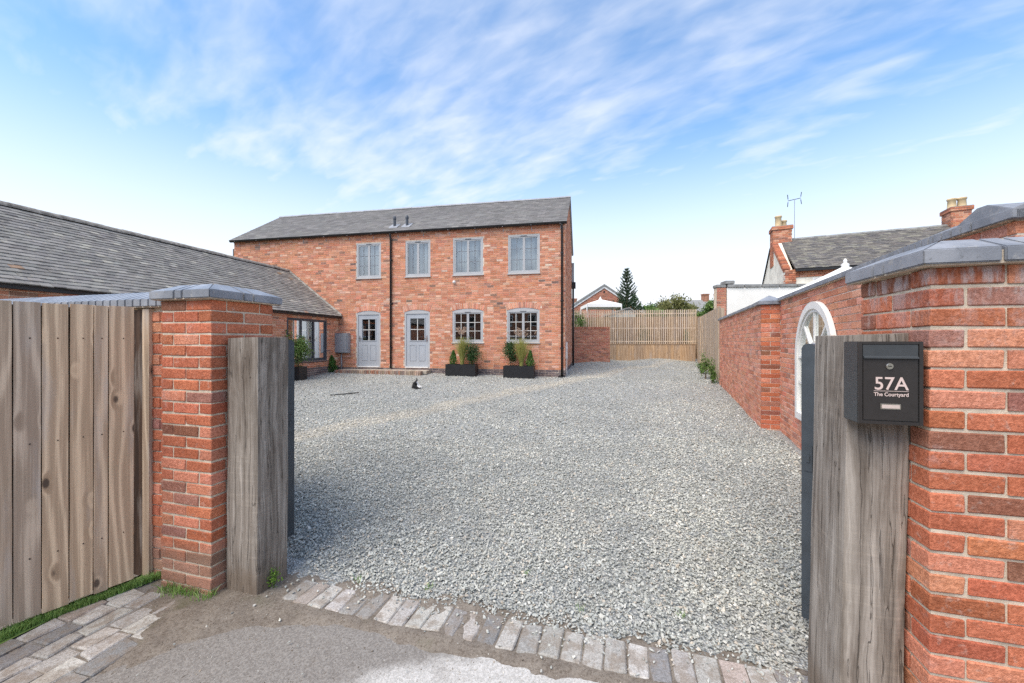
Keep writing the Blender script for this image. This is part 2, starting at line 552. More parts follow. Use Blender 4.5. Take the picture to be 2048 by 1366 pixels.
def pick(pal):
    w = [p[0] for p in pal]
    c = np.array(random.choices(pal, w)[0][1])
    return np.clip(c * random.uniform(0.86, 1.14) * (1 + rng.normal(0, 0.03 if c[0] > 1.5 * c[2] else 0.008, 3)), 0.01, 0.95)

PAL_PIER = [(5, (0.53, 0.178, 0.095)), (3, (0.47, 0.148, 0.080)), (3, (0.58, 0.235, 0.142)), (1.4, (0.29, 0.125, 0.078)), (1, (0.36, 0.165, 0.125))]
PAL_HOUSE = [(6, (0.57, 0.25, 0.15)), (6, (0.60, 0.285, 0.18)), (4, (0.52, 0.21, 0.12)), (1.4, (0.44, 0.20, 0.13)), (0.45, (0.30, 0.165, 0.12)), (1.8, (0.65, 0.38, 0.265)), (0.12, (0.18, 0.12, 0.10)), (0.2, (0.66, 0.47, 0.36))]
PAL_WALL = [(5, (0.62, 0.270, 0.172)), (4, (0.66, 0.32, 0.215)), (2, (0.55, 0.22, 0.135)), (0.6, (0.42, 0.20, 0.14))]
PAL_BLUE = [(3, (0.12, 0.10, 0.105)), (2, (0.17, 0.13, 0.125)), (1, (0.20, 0.17, 0.16))]

def brick_run(P, F, s0, s1, z0, z1, pal, openings=(), d=0.0, depth=0.05, first=0, jd=0.002, headers=0.0, low=None):
    """stretcher courses with odd headers; openings = functions z -> (s0,s1) or None"""
    rot = frame_rot(F)
    n = int(round((z1 - z0) / 0.075))
    for i in range(n):
        z = z0 + 0.075 * (i + 0.5)
        spans = [(s0, s1)]
        for op in openings:
            g = op(z)
            if g:
                spans = [q for a, b in spans for q in ((a, min(b, g[0])), (max(a, g[1]), b)) if q[1] - q[0] > 0.02]
        s = s0 - (0.1125 if (i + first) % 2 else 0.0)
        while s < s1:
            l = 0.1025 if (headers and random.random() < headers) else 0.215
            for a, b in spans:
                x0, x1 = max(s, a), min(s + l, b)
                if x1 - x0 > 0.035:
                    P.add(F.p((x0 + x1) / 2, d - depth / 2 + random.uniform(-jd, jd), z + random.uniform(-0.001, 0.001)), rot, x1 - x0, depth, 0.064, pick(low[1] if low and z < low[0] else pal))
            s += l + 0.0105
def wall_core(mb, F, s0, s1, z0, z1, rects, d0, d1):
    """masonry with rectangular holes"""
    ss = sorted({s0, s1, *[r[0] for r in rects], *[r[1] for r in rects]})
    zs = sorted({z0, z1, *[r[2] for r in rects], *[r[3] for r in rects]})
    for i in range(len(ss) - 1):
        j = 0
        while j < len(zs) - 1:
            def hole(jj): return any(r[0] <= ss[i] + 1e-6 < r[1] and r[2] <= zs[jj] + 1e-6 < r[3] for r in rects)
            if hole(j): j += 1; continue
            k = j
            while k < len(zs) - 1 and not hole(k): k += 1
            mb.box(F, ss[i], ss[i + 1], d0, d1, zs[j], zs[k])
            j = k
    return mb

# ------------------------------------------------------------------ gate frame and ground height
U = np.array([0.9631, -0.2690]); V_ = np.array([0.2690, 0.9631])
GATE = Fr((0, 0), U, -V_)                       # s = u, d = -v
def uv(u, v): return U * u + V_ * v
GC = [-60, 2.2, 2.45, 3.0, 6.45, 11.6, 13.4, 15.0, 18.3, 21.0, 26, 80]
GZ = [0.0, 0.0, 0.022, 0.05, 0.20, 0.41, 0.45, 0.56, 0.60, 0.75, 0.80, 0.8]
def ground_z(x, y):
    x = np.asarray(x, float); y = np.asarray(y, float)
    k = np.clip((y - 3) / 5, 0, 1); k = k * k * (3 - 2 * k)
    c = (x * V_[0] + y * V_[1]) * (1 - k) + y * k
    z = np.interp(c, GC, GZ)
    return z + k * 0.02 * np.sin(x * 1.3 + 0.7) * np.sin(y * 0.9) + np.clip(y - 15.5, 0, 2) * 0.03 * np.sin(x * 1.9)
def gz(x, y): return float(ground_z(x, y))

# ================================================================== SETTING
M = {}
m = Mat('earth'); p = m.geo()
M['earth'] = m.out(m.mix(m.noise(p, 0.6, 6), (0.10, 0.09, 0.05), (0.13, 0.14, 0.07)), 0.95)
mb = MB()
mb.add([(-400, -400, -0.07), (400, -400, -0.07), (400, 500, -0.07), (-400, 500, -0.07)], [(0, 1, 2, 3)])
g = mb.build('ground', M['earth']); g['kind'] = 'structure'

# --- road: asphalt with a pale worn patch and silt washed against the threshold
m = Mat('worn_asphalt'); p = m.geo()
fine = m.math('ADD', m.math('MULTIPLY', m.noise(p, 95, 4, 0.8), 0.75), m.math('MULTIPLY', m.voro(p, 120, 'Color'), 0.25))
base = m.mix(m.mr(fine, 0.40, 0.60), (0.185, 0.168, 0.150), (0.275, 0.255, 0.230))
s_ = m.sepz(p)
dx = m.math('SUBTRACT', s_[0], 0.10); dy = m.math('SUBTRACT', s_[1], 1.50)
dist = m.math('SQRT', m.math('ADD', m.math('MULTIPLY', m.math('MULTIPLY', dx, dx), 0.26), m.math('MULTIPLY', dy, dy)))
dist = m.math('ADD', dist, m.math('MULTIPLY', m.math('SUBTRACT', m.noise(p, 4.2, 6, 0.62), 0.5), 0.30))
pale = m.mix(m.mr(fine, 0.38, 0.62), (0.40, 0.385, 0.355), (0.57, 0.55, 0.515))
c = m.mix(m.mr(dist, 0.52, 0.68, 1, 0), base, pale)
c = m.mix(m.mr(m.noise(p, 5, 6, 0.65), 0.66, 0.74, 0, 0.6), c, (0.36, 0.345, 0.32))
c = m.mix(m.mr(m.noise(p, 2.1, 5, 0.6), 0.5, 0.75, 0, 0.4), c, (0.17, 0.13, 0.095))
c = m.mix(m.mr(m.voro(p, 55), 0.06, 0.11, 0.55, 0), c, (0.42, 0.39, 0.35))
m.bump(m.math('ADD', fine, m.math('MULTIPLY', m.noise(p, 40, 4), 0.6)), 0.75, 0.006)
M['road'] = m.out(c, 0.85, 0.25)
n = 60
gx, gy = np.meshgrid(np.linspace(-9, 9, n), np.linspace(-9, 3.6, n))
vs = np.stack([gx, gy, np.full_like(gx, -0.004)], -1).reshape(-1, 3)
ii = np.arange((n - 1) * n).reshape(n - 1, n)[:, :-1].ravel()
o = np_mesh('road', vs, np.stack([ii, ii + 1, ii + n + 1, ii + n], -1), M['road'])
tag(o, kind='structure')

# --- silt: a thin uneven sheet whose humps bury the setts
m = Mat('silt'); p = m.geo()
c = m.mix(m.mr(m.noise(p, 7, 6, 0.65), 0.3, 0.7), (0.15, 0.125, 0.102), (0.24, 0.208, 0.172))
c = m.mix(m.mr(m.noise(p, 85, 5, 0.85), 0.46, 0.58, 0, 0.4), c, (0.31, 0.27, 0.225))
c = m.mix(m.mr(m.noise(p, 60, 5, 0.85), 0.50, 0.60, 0, 0.65), c, (0.085, 0.065, 0.047))
c = m.mix(m.mr(m.noise(p, 2.6, 5), 0.58, 0.72, 0, 0.5), c, (0.10, 0.105, 0.045))
m.bump(m.noise(p, 160, 5, 0.7), 0.6, 0.006)
M['silt'] = m.out(c, 0.92, 0.15)
def silt_h(u, v):
    h = mnoise.fractal(Vector((u * 2.6 + 4, v * 2.6, 1.3)), 0.6, 2.0, 5) * 0.009
    h += 0.004 * mnoise.noise(Vector((u * 14, v * 14, 7)))
    # washed up against the pier and post and along the left of the threshold
    h += 0.010 * math.exp(-((u + 2.15) / 0.38) ** 2 - ((v - 1.95) / 0.25) ** 2)
    h += 0.009 * math.exp(-((u + 2.52) / 0.26) ** 2 - ((v - 1.70) / 0.42) ** 2)
    h += 0.007 * math.exp(-((u + 1.2) / 0.75) ** 2 - ((v - 2.25) / 0.10) ** 2)
    h += 0.006 * math.exp(-((v - 1.98) / 0.06) ** 2) * (1.0 if u > -2.1 else 0.4)
    k = min(1, max(0, (u + 2.3) / 0.6)); e = 0.014 * min(1, max(0, (1.72 + 0.28 * k - v) / 0.10)) * (0.25 + 0.75 * min(1, max(0, (u + 2.5) / 0.3)))
    if u < -2.6: e += 0.006 * min(1, (-2.6 - u) / 0.2)
    if u > -0.3: e += 0.004 * min(1, (u + 0.3) / 0.8)
    return 0.001 + h - e
nu, nv = 230, 120
us = np.linspace(-3.35, 1.25, nu); vv = np.linspace(0.35, 2.42, nv)
vs = np.array([[*uv(u, v), silt_h(u, v)] for v in vv for u in us])
ii = (np.arange(nv - 1)[:, None] * nu + np.arange(nu - 1)[None]).ravel()
o = np_mesh('silt', vs, np.stack([ii, ii + 1, ii + nu + 1, ii + nu], -1), M['silt'], smooth=True)
tag(o, 'brown silt and dirt washed over the setts at the gateway', 'dirt', kind='stuff')

# --- gravel sheet under the loose stones
m = Mat('gravel_bed'); p = m.geo()
vc = m.voro(m.map(p, (1, 1, 1.4)), 62, 'Color')
vx = m.sepz(vc)[0]
c = m.ramp(vx, [(0.0, (0.31, 0.325, 0.315)), (0.35, (0.43, 0.445, 0.425)), (0.7, (0.52, 0.525, 0.49)), (1.0, (0.66, 0.65, 0.61))])
track = m.noise(m.map(p, (0.9, 0.35, 1), (0, 0, R(-32))), 1.0, 4, 0.6)
c = m.mix(m.mr(track, 0.5, 0.72, 0, 0.35), c, (0.52, 0.49, 0.42))
sx_ = m.sepz(p)
ln = m.math('ABSOLUTE', m.math('ADD', m.math('SUBTRACT', m.math('MULTIPLY', m.math('ADD', sx_[0], 3.3), 0.769), m.math('MULTIPLY', m.math('SUBTRACT', sx_[1], 6.2), 0.639)), m.math('MULTIPLY', m.math('SUBTRACT', m.noise(p, 1.1, 4), 0.5), 0.9)))
c = m.mix(m.mr(ln, 0.10, 0.50, 0.50, 0.0), c, (0.66, 0.60, 0.49))
c = m.mix(m.mr(m.voro(p, 62), 0.35, 0.65, 0, 0.55), c, (0.16, 0.16, 0.15))
m.bump(m.math('SUBTRACT', 1.0, m.voro(p, 62)), 1.0, 0.02)
M['gravel_bed'] = m.out(c, 0.9, 0.2)
nx, ny = 120, 150
us = np.linspace(-12, 14, nx); ys = np.concatenate([np.linspace(2.235, 4, 40), np.linspace(4.1, 24, ny - 40)])
gu, gv = np.meshgrid(us, ys)
k = np.clip((gv - 2.235) / 6, 0, 1)
px_ = gu * (U[0] * (1 - k) + k) + V_[0] * gv * (1 - k)
py_ = gu * U[1] * (1 - k) + gv * (V_[1] * (1 - k) + k)
pz_ = ground_z(px_, py_) - 0.010 + 0.004 * np.sin(px_ * 9) * np.sin(py_ * 8)
ii = (np.arange(ny - 1)[:, None] * nx + np.arange(nx - 1)[None]).ravel()
o = np_mesh('gravel_bed', np.stack([px_, py_, pz_], -1).reshape(-1, 3), np.stack([ii, ii + 1, ii + nx + 1, ii + nx], -1), M['gravel_bed'], smooth=True)
tag(o, kind='structure')

# --- loose stones
def hull_variants(k, npts):
    out = []
    r = np.random.default_rng(3)
    while len(out) < k:
        bm = bmesh.new()
        q = r.normal(0, 1, (npts, 3)); q /= np.linalg.norm(q, axis=1)[:, None]
        q *= r.uniform(0.75, 1.1, (npts, 1)) * np.array([1.0, 0.72, 0.46])
        for a in q: bm.verts.new(a)
        bmesh.ops.convex_hull(bm, input=bm.verts)
        bmesh.ops.triangulate(bm, faces=bm.faces)
        for v in [v for v in bm.verts if not v.link_faces]: bm.verts.remove(v)
        bm.verts.index_update()
        if len(bm.verts) == npts:
            out.append((np.array([v.co[:] for v in bm.verts]), np.array([[v.index for v in f.verts] for f in bm.faces])))
        bm.free()
    return out
HULLS = hull_variants(40, 9)
def stones(name, pts, size, mat, palette, parent=None):
    n = len(pts)
    nvt, nft = 9, len(HULLS[0][1])
    hv = np.stack([h[0] for h in HULLS]); hf = np.stack([h[1] for h in HULLS])
    var = rng.integers(0, len(HULLS), n)
    yaw = rng.uniform(0, 2 * np.pi, n); t1 = rng.normal(0, 0.42, n); t2 = rng.normal(0, 0.42, n)
    cz, sz = np.cos(yaw), np.sin(yaw); cx, sx = np.cos(t1), np.sin(t1); cy, sy = np.cos(t2), np.sin(t2)
    v = hv[var] * size[:, None, None]
    x, y, z = v[..., 0], v[..., 1], v[..., 2]
    y, z = y * cx[:, None] - z * sx[:, None], y * sx[:, None] + z * cx[:, None]
    x, z = x * cy[:, None] + z * sy[:, None], -x * sy[:, None] + z * cy[:, None]
    x, y = x * cz[:, None] - y * sz[:, None], x * sz[:, None] + y * cz[:, None]
    v = np.stack([x, y, z], -1) + pts[:, None, :]
    f = hf[var] + (np.arange(n) * nvt)[:, None, None]
    pal = np.array([c for _, c in palette]); w = np.array([a for a, _ in palette], float); w /= w.sum()
    col = pal[rng.choice(len(pal), n, p=w)] * rng.uniform(0.78, 1.2, (n, 1))
    return np_mesh(name, v.reshape(-1, 3), f.reshape(-1, 3), mat, parent, np.repeat(col, nvt, 0))
m = Mat('slate_chippings'); p = m.geo()
c = m.src('att')
c = m.mix(m.mr(m.noise(p, 160, 4), 0.35, 0.7, 0, 0.35), c, m.mix(1.0, c, (0.6, 0.62, 0.6), 'MULTIPLY'))
tr = m.noise(m.map(p, (0.9, 0.35, 1), (0, 0, R(-32))), 1.0, 4, 0.6)
c = m.mix(m.mr(tr, 0.52, 0.72, 0, 0.30), c, (0.60, 0.55, 0.46))
sx_ = m.sepz(p)
ln = m.math('ABSOLUTE', m.math('ADD', m.math('SUBTRACT', m.math('MULTIPLY', m.math('ADD', sx_[0], 3.3), 0.769), m.math('MULTIPLY', m.math('SUBTRACT', sx_[1], 6.2), 0.639)), m.math('MULTIPLY', m.math('SUBTRACT', m.noise(p, 1.1, 4), 0.5), 0.9)))
c = m.mix(m.mr(ln, 0.10, 0.50, 0.50, 0.0), c, (0.66, 0.60, 0.49))
c = m.mix(m.mr(m.noise(p, 0.9, 5, 0.6), 0.35, 0.68), m.mix(1.0, c, (0.84, 0.84, 0.83), 'MULTIPLY'), m.mix(1.0, c, (1.10, 1.08, 1.03), 'MULTIPLY'))
M['stone'] = m.out(c, 0.85, 0.25)
PAL_STONE = [(6, (0.46, 0.47, 0.44)), (5, (0.52, 0.525, 0.49)), (3, (0.40, 0.415, 0.40)), (2.2, (0.60, 0.595, 0.555)), (0.8, (0.29, 0.31, 0.305)), (1.3, (0.56, 0.50, 0.425)), (0.4, (0.70, 0.69, 0.65))]
pts, sizes = [], []
# density falls with distance from the gateway, where single stones can no longer be told apart
for y0, y1, dens, sz in ((1.5, 3.2, 4400, 0.0112), (3.2, 4.4, 3700, 0.0116), (4.4, 6.0, 2500, 0.0128), (6.0, 9.0, 1100, 0.0145), (9.0, 13.5, 420, 0.0165), (13.5, 20.5, 150, 0.019)):
    xa, xb = -0.68 * y1 - 0.3, 0.80 * y1 + 0.3
    n = int((xb - xa) * (y1 - y0) * dens)
    q = np.stack([rng.uniform(xa, xb, n), rng.uniform(y0, y1, n)], -1)
    u_ = q @ U; v_ = q @ V_
    edge = 2.255 + 0.035 * np.sin(u_ * 5.1) + 0.03 * np.sin(u_ * 13 + 1) + rng.normal(0, 0.035, n) + np.clip(-1.2 - u_, 0, 1) * 0.09
    keep = (v_ > edge) & (q[:, 0] > -0.66 * q[:, 1] - 0.1) & (q[:, 0] < 0.78 * q[:, 1] + 0.1)
    keep &= ~((u_ < -2.23) & (v_ < 2.45)) & ~((u_ > 0.84) & (v_ < 2.4))
    keep &= q[:, 0] < 1.60 + 0.41 * q[:, 1]                                 # stays inside the boundary wall
    keep &= ~((q[:, 1] > 13.3 - (q[:, 0] - 1.78) * 0.1967) & (q[:, 0] < 1.9 + (q[:, 1] - 13.4) * 0.2) )   # and clear of the house
    q = q[keep]
    pts.append(np.column_stack([q, ground_z(q[:, 0], q[:, 1]) + rng.uniform(-0.004, 0.007, len(q))]))
    sizes.append(np.clip(rng.lognormal(math.log(sz), 0.30, len(q)), sz * 0.45, sz * 2.0))
# strays on the setts and on the road
n = 150
su = rng.uniform(-2.2, 0.8, n); sv = 2.25 - np.abs(rng.normal(0, 0.10, n))
q = np.stack([uv(a, b) for a, b in zip(su, sv)])
q2 = np.stack([uv(a, b) for a, b in zip(rng.uniform(-2.5, -0.6, 26), rng.uniform(0.9, 1.95, 26))])
q = np.concatenate([q, q2])
pts.append(np.column_stack([q, np.full(len(q), 0.014)])); sizes.append(rng.uniform(0.006, 0.016, len(q)))
pts = np.concatenate(pts); sizes = np.concatenate(sizes)
o = stones('gravel', pts, sizes, M['stone'], PAL_STONE)
tag(o, 'loose grey green slate chippings covering the courtyard', 'gravel', kind='stuff')

# --- grit on the road
n = 5200
gu_ = rng.uniform(-3.2, 1.1, n); gv_ = rng.uniform(1.0, 2.2, n)
q = np.stack([U * a_ + V_ * b_ for a_, b_ in zip(gu_, gv_)])
o = stones('road_grit', np.column_stack([q, np.array([max(silt_h(a_, b_), -0.004) for a_, b_ in zip(gu_, gv_)]) + 0.001]), rng.lognormal(math.log(0.0026), 0.45, n), M['stone'], [(3, (0.30, 0.25, 0.20)), (2, (0.16, 0.13, 0.10)), (1.5, (0.44, 0.42, 0.38)), (0.5, (0.62, 0.60, 0.55))])
tag(o, 'fine grit scattered over the road before the setts', 'grit', kind='stuff')

# --- granite setts
def sett_mat(name, mode):
    m = Mat(name); p = m.geo()
    c = m.src(mode)
    c = m.mix(m.mr(m.noise(p, 90, 4, 0.8), 0.42, 0.60, 0, 0.75), c, m.mix(1.0, c, (0.56, 0.55, 0.53), 'MULTIPLY'))
    c = m.mix(m.mr(m.noise(p, 9, 6, 0.7), 0.44, 0.62, 0, 0.62), c, (0.23, 0.18, 0.135))
    m.bump(m.math('ADD', m.noise(p, 200, 4, 0.7), m.math('MULTIPLY', m.noise(p, 28, 4), 1.4)), 0.6, 0.007)
    return m.out(c, 0.82, 0.25)
M['sett'] = sett_mat('granite', 'obj'); M['sett_a'] = sett_mat('granite_mass', 'att')
PAL_SETT = [(4, (0.54, 0.515, 0.475)), (3, (0.45, 0.43, 0.40)), (2, (0.35, 0.335, 0.315)), (0.6, (0.48, 0.41, 0.36)), (1.6, (0.27, 0.265, 0.26))]
rot_v = np.array([[V_[0], -U[0], 0], [V_[1], -U[1], 0], [0, 0, 1]])     # length along v
mb = MB(); mb.box(GATE, -2.2, 1.0, -2.275, -2.02, -0.12, -0.012)
bed = mb.build('sett_threshold', M['silt']); tag(bed, kind='structure')
P = Pieces('sett', bed, M['sett'], M['sett_a'], 300, ch=0.007, jit=0.004)
u = -2.10
while u < 0.98:
    w = random.uniform(0.098, 0.118)
    ln = random.uniform(0.205, 0.235)
    c = uv(u + w / 2, 2.147 + random.uniform(-0.008, 0.008))
    P.add((c[0], c[1], -0.041 + random.uniform(-0.003, 0.003)), rot_v @ np.array(Matrix.Rotation(random.uniform(-0.03, 0.03), 3, 'Z')), ln, w, 0.1, pick(PAL_SETT))
    u += w + 0.006
P.finish()
mb = MB(); mb.box(GATE, -3.30, -2.50, -2.06, -0.2, -0.12, -0.014)
bed = mb.build('sett_apron', M['silt']); tag(bed, kind='structure')
P = Pieces('sett', bed, M['sett'], M['sett_a'], 300, ch=0.007, jit=0.004)
u = -3.235
for k in range(6):
    w = random.uniform(0.105, 0.12)
    v = 2.045 - random.uniform(0, 0.2)
    while v > 0.25:
        ln = random.uniform(0.14, 0.23)
        c = uv(u + w / 2 + random.uniform(-0.004, 0.004), v - ln / 2)
        if not (u > -2.99 and v > 1.93):
            P.add((c[0], c[1], -0.043 + random.uniform(-0.004, 0.003)), rot_v @ np.array(Matrix.Rotation(random.uniform(-0.025, 0.025), 3, 'Z')), ln, w, 0.1, pick(PAL_SETT))
        v -= ln + 0.009
    u += w + 0.007
P.finish()

# ================================================================== NEAR: gate piers, posts, gates
M['brick'] = brick_mat('pier_brick', 'obj', 0.35, soil=(0.05, 0.55))
M['brick_a'] = brick_mat('pier_brick_mass', 'att', 0.35, soil=(0.05, 0.55))
M['brick_l'] = brick_mat('lime_streaked_brick', 'obj', 0.6, top=(1.62, 1.93))
M['brick_la'] = brick_mat('lime_streaked_brick_mass', 'att', 0.6, top=(1.62, 1.93))
M['mortar'] = mortar_mat('sand_mortar', (0.68, 0.58, 0.45))
M['mortar_w'] = mortar_mat('pale_mortar', (0.78, 0.67, 0.56))
M['blue'] = engineering('blue_engineering_brick', 0.36)
M['blue_d'] = engineering('blue_engineering_brick_dull', 0.6)
M['oak'] = oak_mat()

COPE = [(0.045, 0.0), (0.045, 0.052), (-0.075, 0.105), (-0.075, 0.0)]     # (d, z): fascia, weathered slope
def cope_piece(mb, F, s0, s1, z, m0=0.0, m1=0.0, prof=COPE):
    """one coping unit; m0/m1 = mitre at the ends"""
    def end(s, mit, sg):
        out = []
        for d, h in prof:
            out.append(F.p(s + sg * mit * (prof[0][0] - d), d, z + h))
        return out
    n = len(prof)
    mb.add(end(s0, m0, 1) + end(s1, m1, -1), [tuple(range(n)), tuple(range(2 * n - 1, n - 1, -1))] + [(i, (i + 1) % n, (i + 1) % n + n, i + n) for i in range(n)])
def pier(name, label, u0, v0, w, dp, z0, courses, mats, cope_mat, skip=()):
    zt = z0 + courses * 0.075
    base = uv(u0 + w / 2, v0 + dp / 2)
    t = thing(name, label, 'gate pier', (*base, 0))
    mb = MB(); mb.box(GATE, u0 + 0.006, u0 + w - 0.006, -v0 - dp + 0.006, -v0 - 0.006, z0, zt)
    mb.build('mortar', M['mortar'], t)
    P = Pieces('brick', t, mats[0], mats[1], 300, ch=0.004, jit=0.0011, nvar=6)
    ru = np.array([[U[0], V_[0], 0], [U[1], V_[1], 0], [0, 0, 1]]); rv = np.array([[V_[0], -U[0], 0], [V_[1], -U[1], 0], [0, 0, 1]])
    b = 0.1025
    L = (w - 0.01) / 2; L2 = (dp - 0.01) / 2
    for i in range(courses):
        z = z0 + 0.075 * (i + 0.5)
        def put(uc, vc, l, rot):
            j = rng.normal(0, 0.0009, 2)
            c = uv(u0 + uc + j[0], v0 + vc + j[1])
            P.add((c[0], c[1], z + random.uniform(-0.0015, 0.0015)), rot, l, b, 0.064, pick(PAL_PIER))
        if i % 2:
            for k in (0, 1):
                for vc in (b / 2, dp - b / 2): put(L / 2 + k * (L + 0.01), vc, L, ru)
            for uc in (b / 2, w - b / 2): put(uc, dp / 2, dp - 2 * b - 0.02, rv)
        else:
            for k in (0, 1):
                for uc in (b / 2, w - b / 2): put(uc, L2 / 2 + k * (L2 + 0.01), L2, rv)
            for vc in (b / 2, dp - b / 2): put(w / 2, vc, w - 2 * b - 0.02, ru)
    P.finish()
    # hipped cap of blue plinth bricks: corner unit, closer, corner unit on each side
    sides = [Fr(uv(u0, v0), U, -V_), Fr(uv(u0 + w, v0), V_, U), Fr(uv(u0 + w, v0 + dp), -U, V_), Fr(uv(u0, v0 + dp), -V_, -U)]
    for k, F in enumerate(sides):
        ln = w if k % 2 == 0 else dp
        a, e = ln * 0.40, ln * 0.56
        for s0, s1, m0, m1 in ((-0.045, a, 1, 0), (a + 0.009, e, 0, 0), (e + 0.009, ln + 0.045, 0, 1)):
            mb = MB(); cope_piece(mb, F, s0, s1, zt + 0.004, m0, m1)
            mb.build('coping_brick', cope_mat, t, bevel=0.004)
    mb = MB(); mb.box(GATE, u0 - 0.035, u0 + w + 0.035, -v0 - dp - 0.035, -v0 + 0.035, zt - 0.001, zt + 0.045)
    mb.box(GATE, u0 + 0.07, u0 + w - 0.07, -v0 - dp + 0.07, -v0 - 0.07, zt + 0.04, zt + 0.104)
    mb.build('cap_bed', M['mortar'], t)
    return t, zt
pier('gate_pier', 'clean red brick gate pier between the plank fence and the oak post', -2.985, 1.939, 0.44, 0.47, -0.035, 26, (M['brick'], M['brick_a']), M['blue'])
tr_, ZP = pier('gate_pier', 'red brick gate pier with white lime streaks behind the house number mailbox', 1.088, 1.827, 0.44, 0.44, -0.035, 26, (M['brick_l'], M['brick_la']), M['blue_d'])

# --- oak posts: hewn, slightly waney, leaning
def oak_post(label, u0, u1, v0, v1, h, lean, seed):
    base = uv((u0 + u1) / 2, (v0 + v1) / 2)
    r = np.random.default_rng(seed)
    nz, ns = 26, 6
    ring = []
    w, d = u1 - u0, v1 - v0
    for k in range(4):
        for j in range(ns):
            f = j / ns
            a = [(-w / 2 + w * f, -d / 2), (w / 2, -d / 2 + d * f), (w / 2 - w * f, d / 2), (-w / 2, d / 2 - d * f)][k]
            ring.append(a)
    vs, fs = [], []
    n = len(ring)
    off = r.uniform(0, 40)
    for i in range(nz + 1):
        z = -0.1 + (h + 0.1) * i / nz
        for a, b in ring:
            e = 0.0035 * mnoise.noise(Vector((a * 6 + off, b * 6, z * 2.2)))
            corner = min(abs(abs(a) - w / 2), 1) < 0.001 and min(abs(abs(b) - d / 2), 1) < 0.001
            k = 1 + e / 0.12 - (0.05 + 0.03 * mnoise.noise(Vector((off, z * 3, a)))) * (1 if corner else 0)
            q = uv(a * k + lean[0] * z, b * k + lean[1] * z)
            zz = z + (0.006 * mnoise.noise(Vector((a * 9, b * 9, off))) + a * 0.03 if i == nz else 0)
            vs.append((base[0] + q[0], base[1] + q[1], zz))
    for i in range(nz):
        for j in range(n):
            fs.append((i * n + j, i * n + (j + 1) % n, (i + 1) * n + (j + 1) % n, (i + 1) * n + j))
    fs.append(tuple(nz * n + j for j in range(n)))
    mb = MB(); mb.add(vs, fs)
    o = mb.build('oak_gate_post', M['oak'], None, loc=(*base, 0))
    # rotate local axes into the gate frame so the grain follows the post
    return tag(o, label, 'gate post', 'hewn oak posts at the gateway')
oak_post('thick weathered oak post with black stains beside the clean brick pier', -2.522, -2.258, 2.017, 2.268, 1.665, (0.004, 0.0), 3)
oak_post('thick weathered oak post that carries the black mailbox', 0.848, 1.070, 1.933, 2.235, 1.668, (0.022, 0.0), 9)

# --- steel gate leaves folded back behind the posts
M['gate'] = plain('slate_grey_paint', (0.055, 0.068, 0.080), 0.42, 0.5, 0, 0.12, 9)
M['steel'] = plain('galvanised_steel', (0.35, 0.36, 0.37), 0.4, 0.5, 0.6)
def gate_leaf(label, base, direc, length, h):
    F = Fr(base, direc, (-direc[1], direc[0]))
    t = thing('steel_gate_leaf', label, 'gate', (*base, 0), 'steel gate leaves folded back at the gateway')
    g0 = gz(*base) + 0.06
    prof = [(-0.034, g0), (0.034, g0), (0.034, h - 0.03), (0.026, h - 0.012), (0.012, h - 0.002), (-0.012, h - 0.002), (-0.026, h - 0.012), (-0.034, h - 0.03)]
    mb = MB(); mb.profile(F, prof, -0.035, 0.035); mb.build('stile', M['gate'], t, bevel=0.003)
    mb = MB(); mb.profile(F, prof, length - 0.07, length); mb.build('stile', M['gate'], t, bevel=0.003)
    for z in (g0 + 0.05, g0 + 0.75, h - 0.11):
        mb = MB(); mb.box(F, 0.036, length - 0.071, -0.022, 0.022, z, z + 0.06); mb.build('rail', M['gate'], t)
    k = 0.05
    while k + 0.105 < length - 0.07:
        mb = MB(); mb.box(F, k, k + 0.098, 0.0225, 0.036, g0 + 0.02, h - 0.06); mb.build('board', M['gate'], t, bevel=0.002)
        k += 0.105
    mb = MB(); mb.box(F, -0.040, -0.0355, -0.018, 0.018, 0.92, 1.06); mb.box(F, -0.045, -0.040, -0.008, 0.008, 0.97, 1.01); mb.build('latch_plate', M['gate'], t)
    return t
dl = np.array([-0.75, 0.66]); dl /= np.linalg.norm(dl)
dr = np.array([0.80, 0.60]); dr /= np.linalg.norm(dr)
gate_leaf('slate grey steel gate leaf folded open behind the stained oak post', (-1.792, 3.19), dl, 1.5, 1.655)
gate_leaf('slate grey steel gate leaf folded open behind the mailbox post', (1.676, 2.235), dr, 1.35, 1.63)

# --- mailbox with number
M['box_front'] = plain('box_paint_shaded', (0.030, 0.026, 0.024), 0.38, 0.5, 0, 0.1, 30)  # darker, browner copy of the box paint: the front's shade is in the colour
M['box_side'] = plain('box_paint_lit', (0.050, 0.055, 0.058), 0.40, 0.5, 0, 0.08, 30)  # lighter, bluer copy of the same paint: the lit side is in the colour
M['vinyl'] = plain('pale_pink_vinyl', (0.62, 0.49, 0.44), 0.5)
M['chrome'] = plain('polished_metal', (0.72, 0.68, 0.64), 0.18, 0.5, 1.0, 0.04)
M['card'] = plain('name_card', (0.55, 0.45, 0.40), 0.4)
mc = uv(0.995, 1.88)
t = thing('mailbox', 'black steel mailbox numbered 57A mounted on the oak post', 'mailbox', (*mc, 1.325))
u0, u1, vf, vb, z0, z1 = 0.866, 1.066, 1.822, 1.930, 1.328, 1.640
GF = Fr(uv(0, 0), U, -V_)
mb = MB(); mb.box(GF, u0, u1, -vb, -vf - 0.006, z0, z1); mb.build('body', M['box_side'], t, bevel=0.003)
mb = MB()
mb.box(GF, u0, u0 + 0.012, -vf - 0.0055, -vf, z0, z1); mb.box(GF, u1 - 0.012, u1, -vf - 0.0055, -vf, z0, z1)
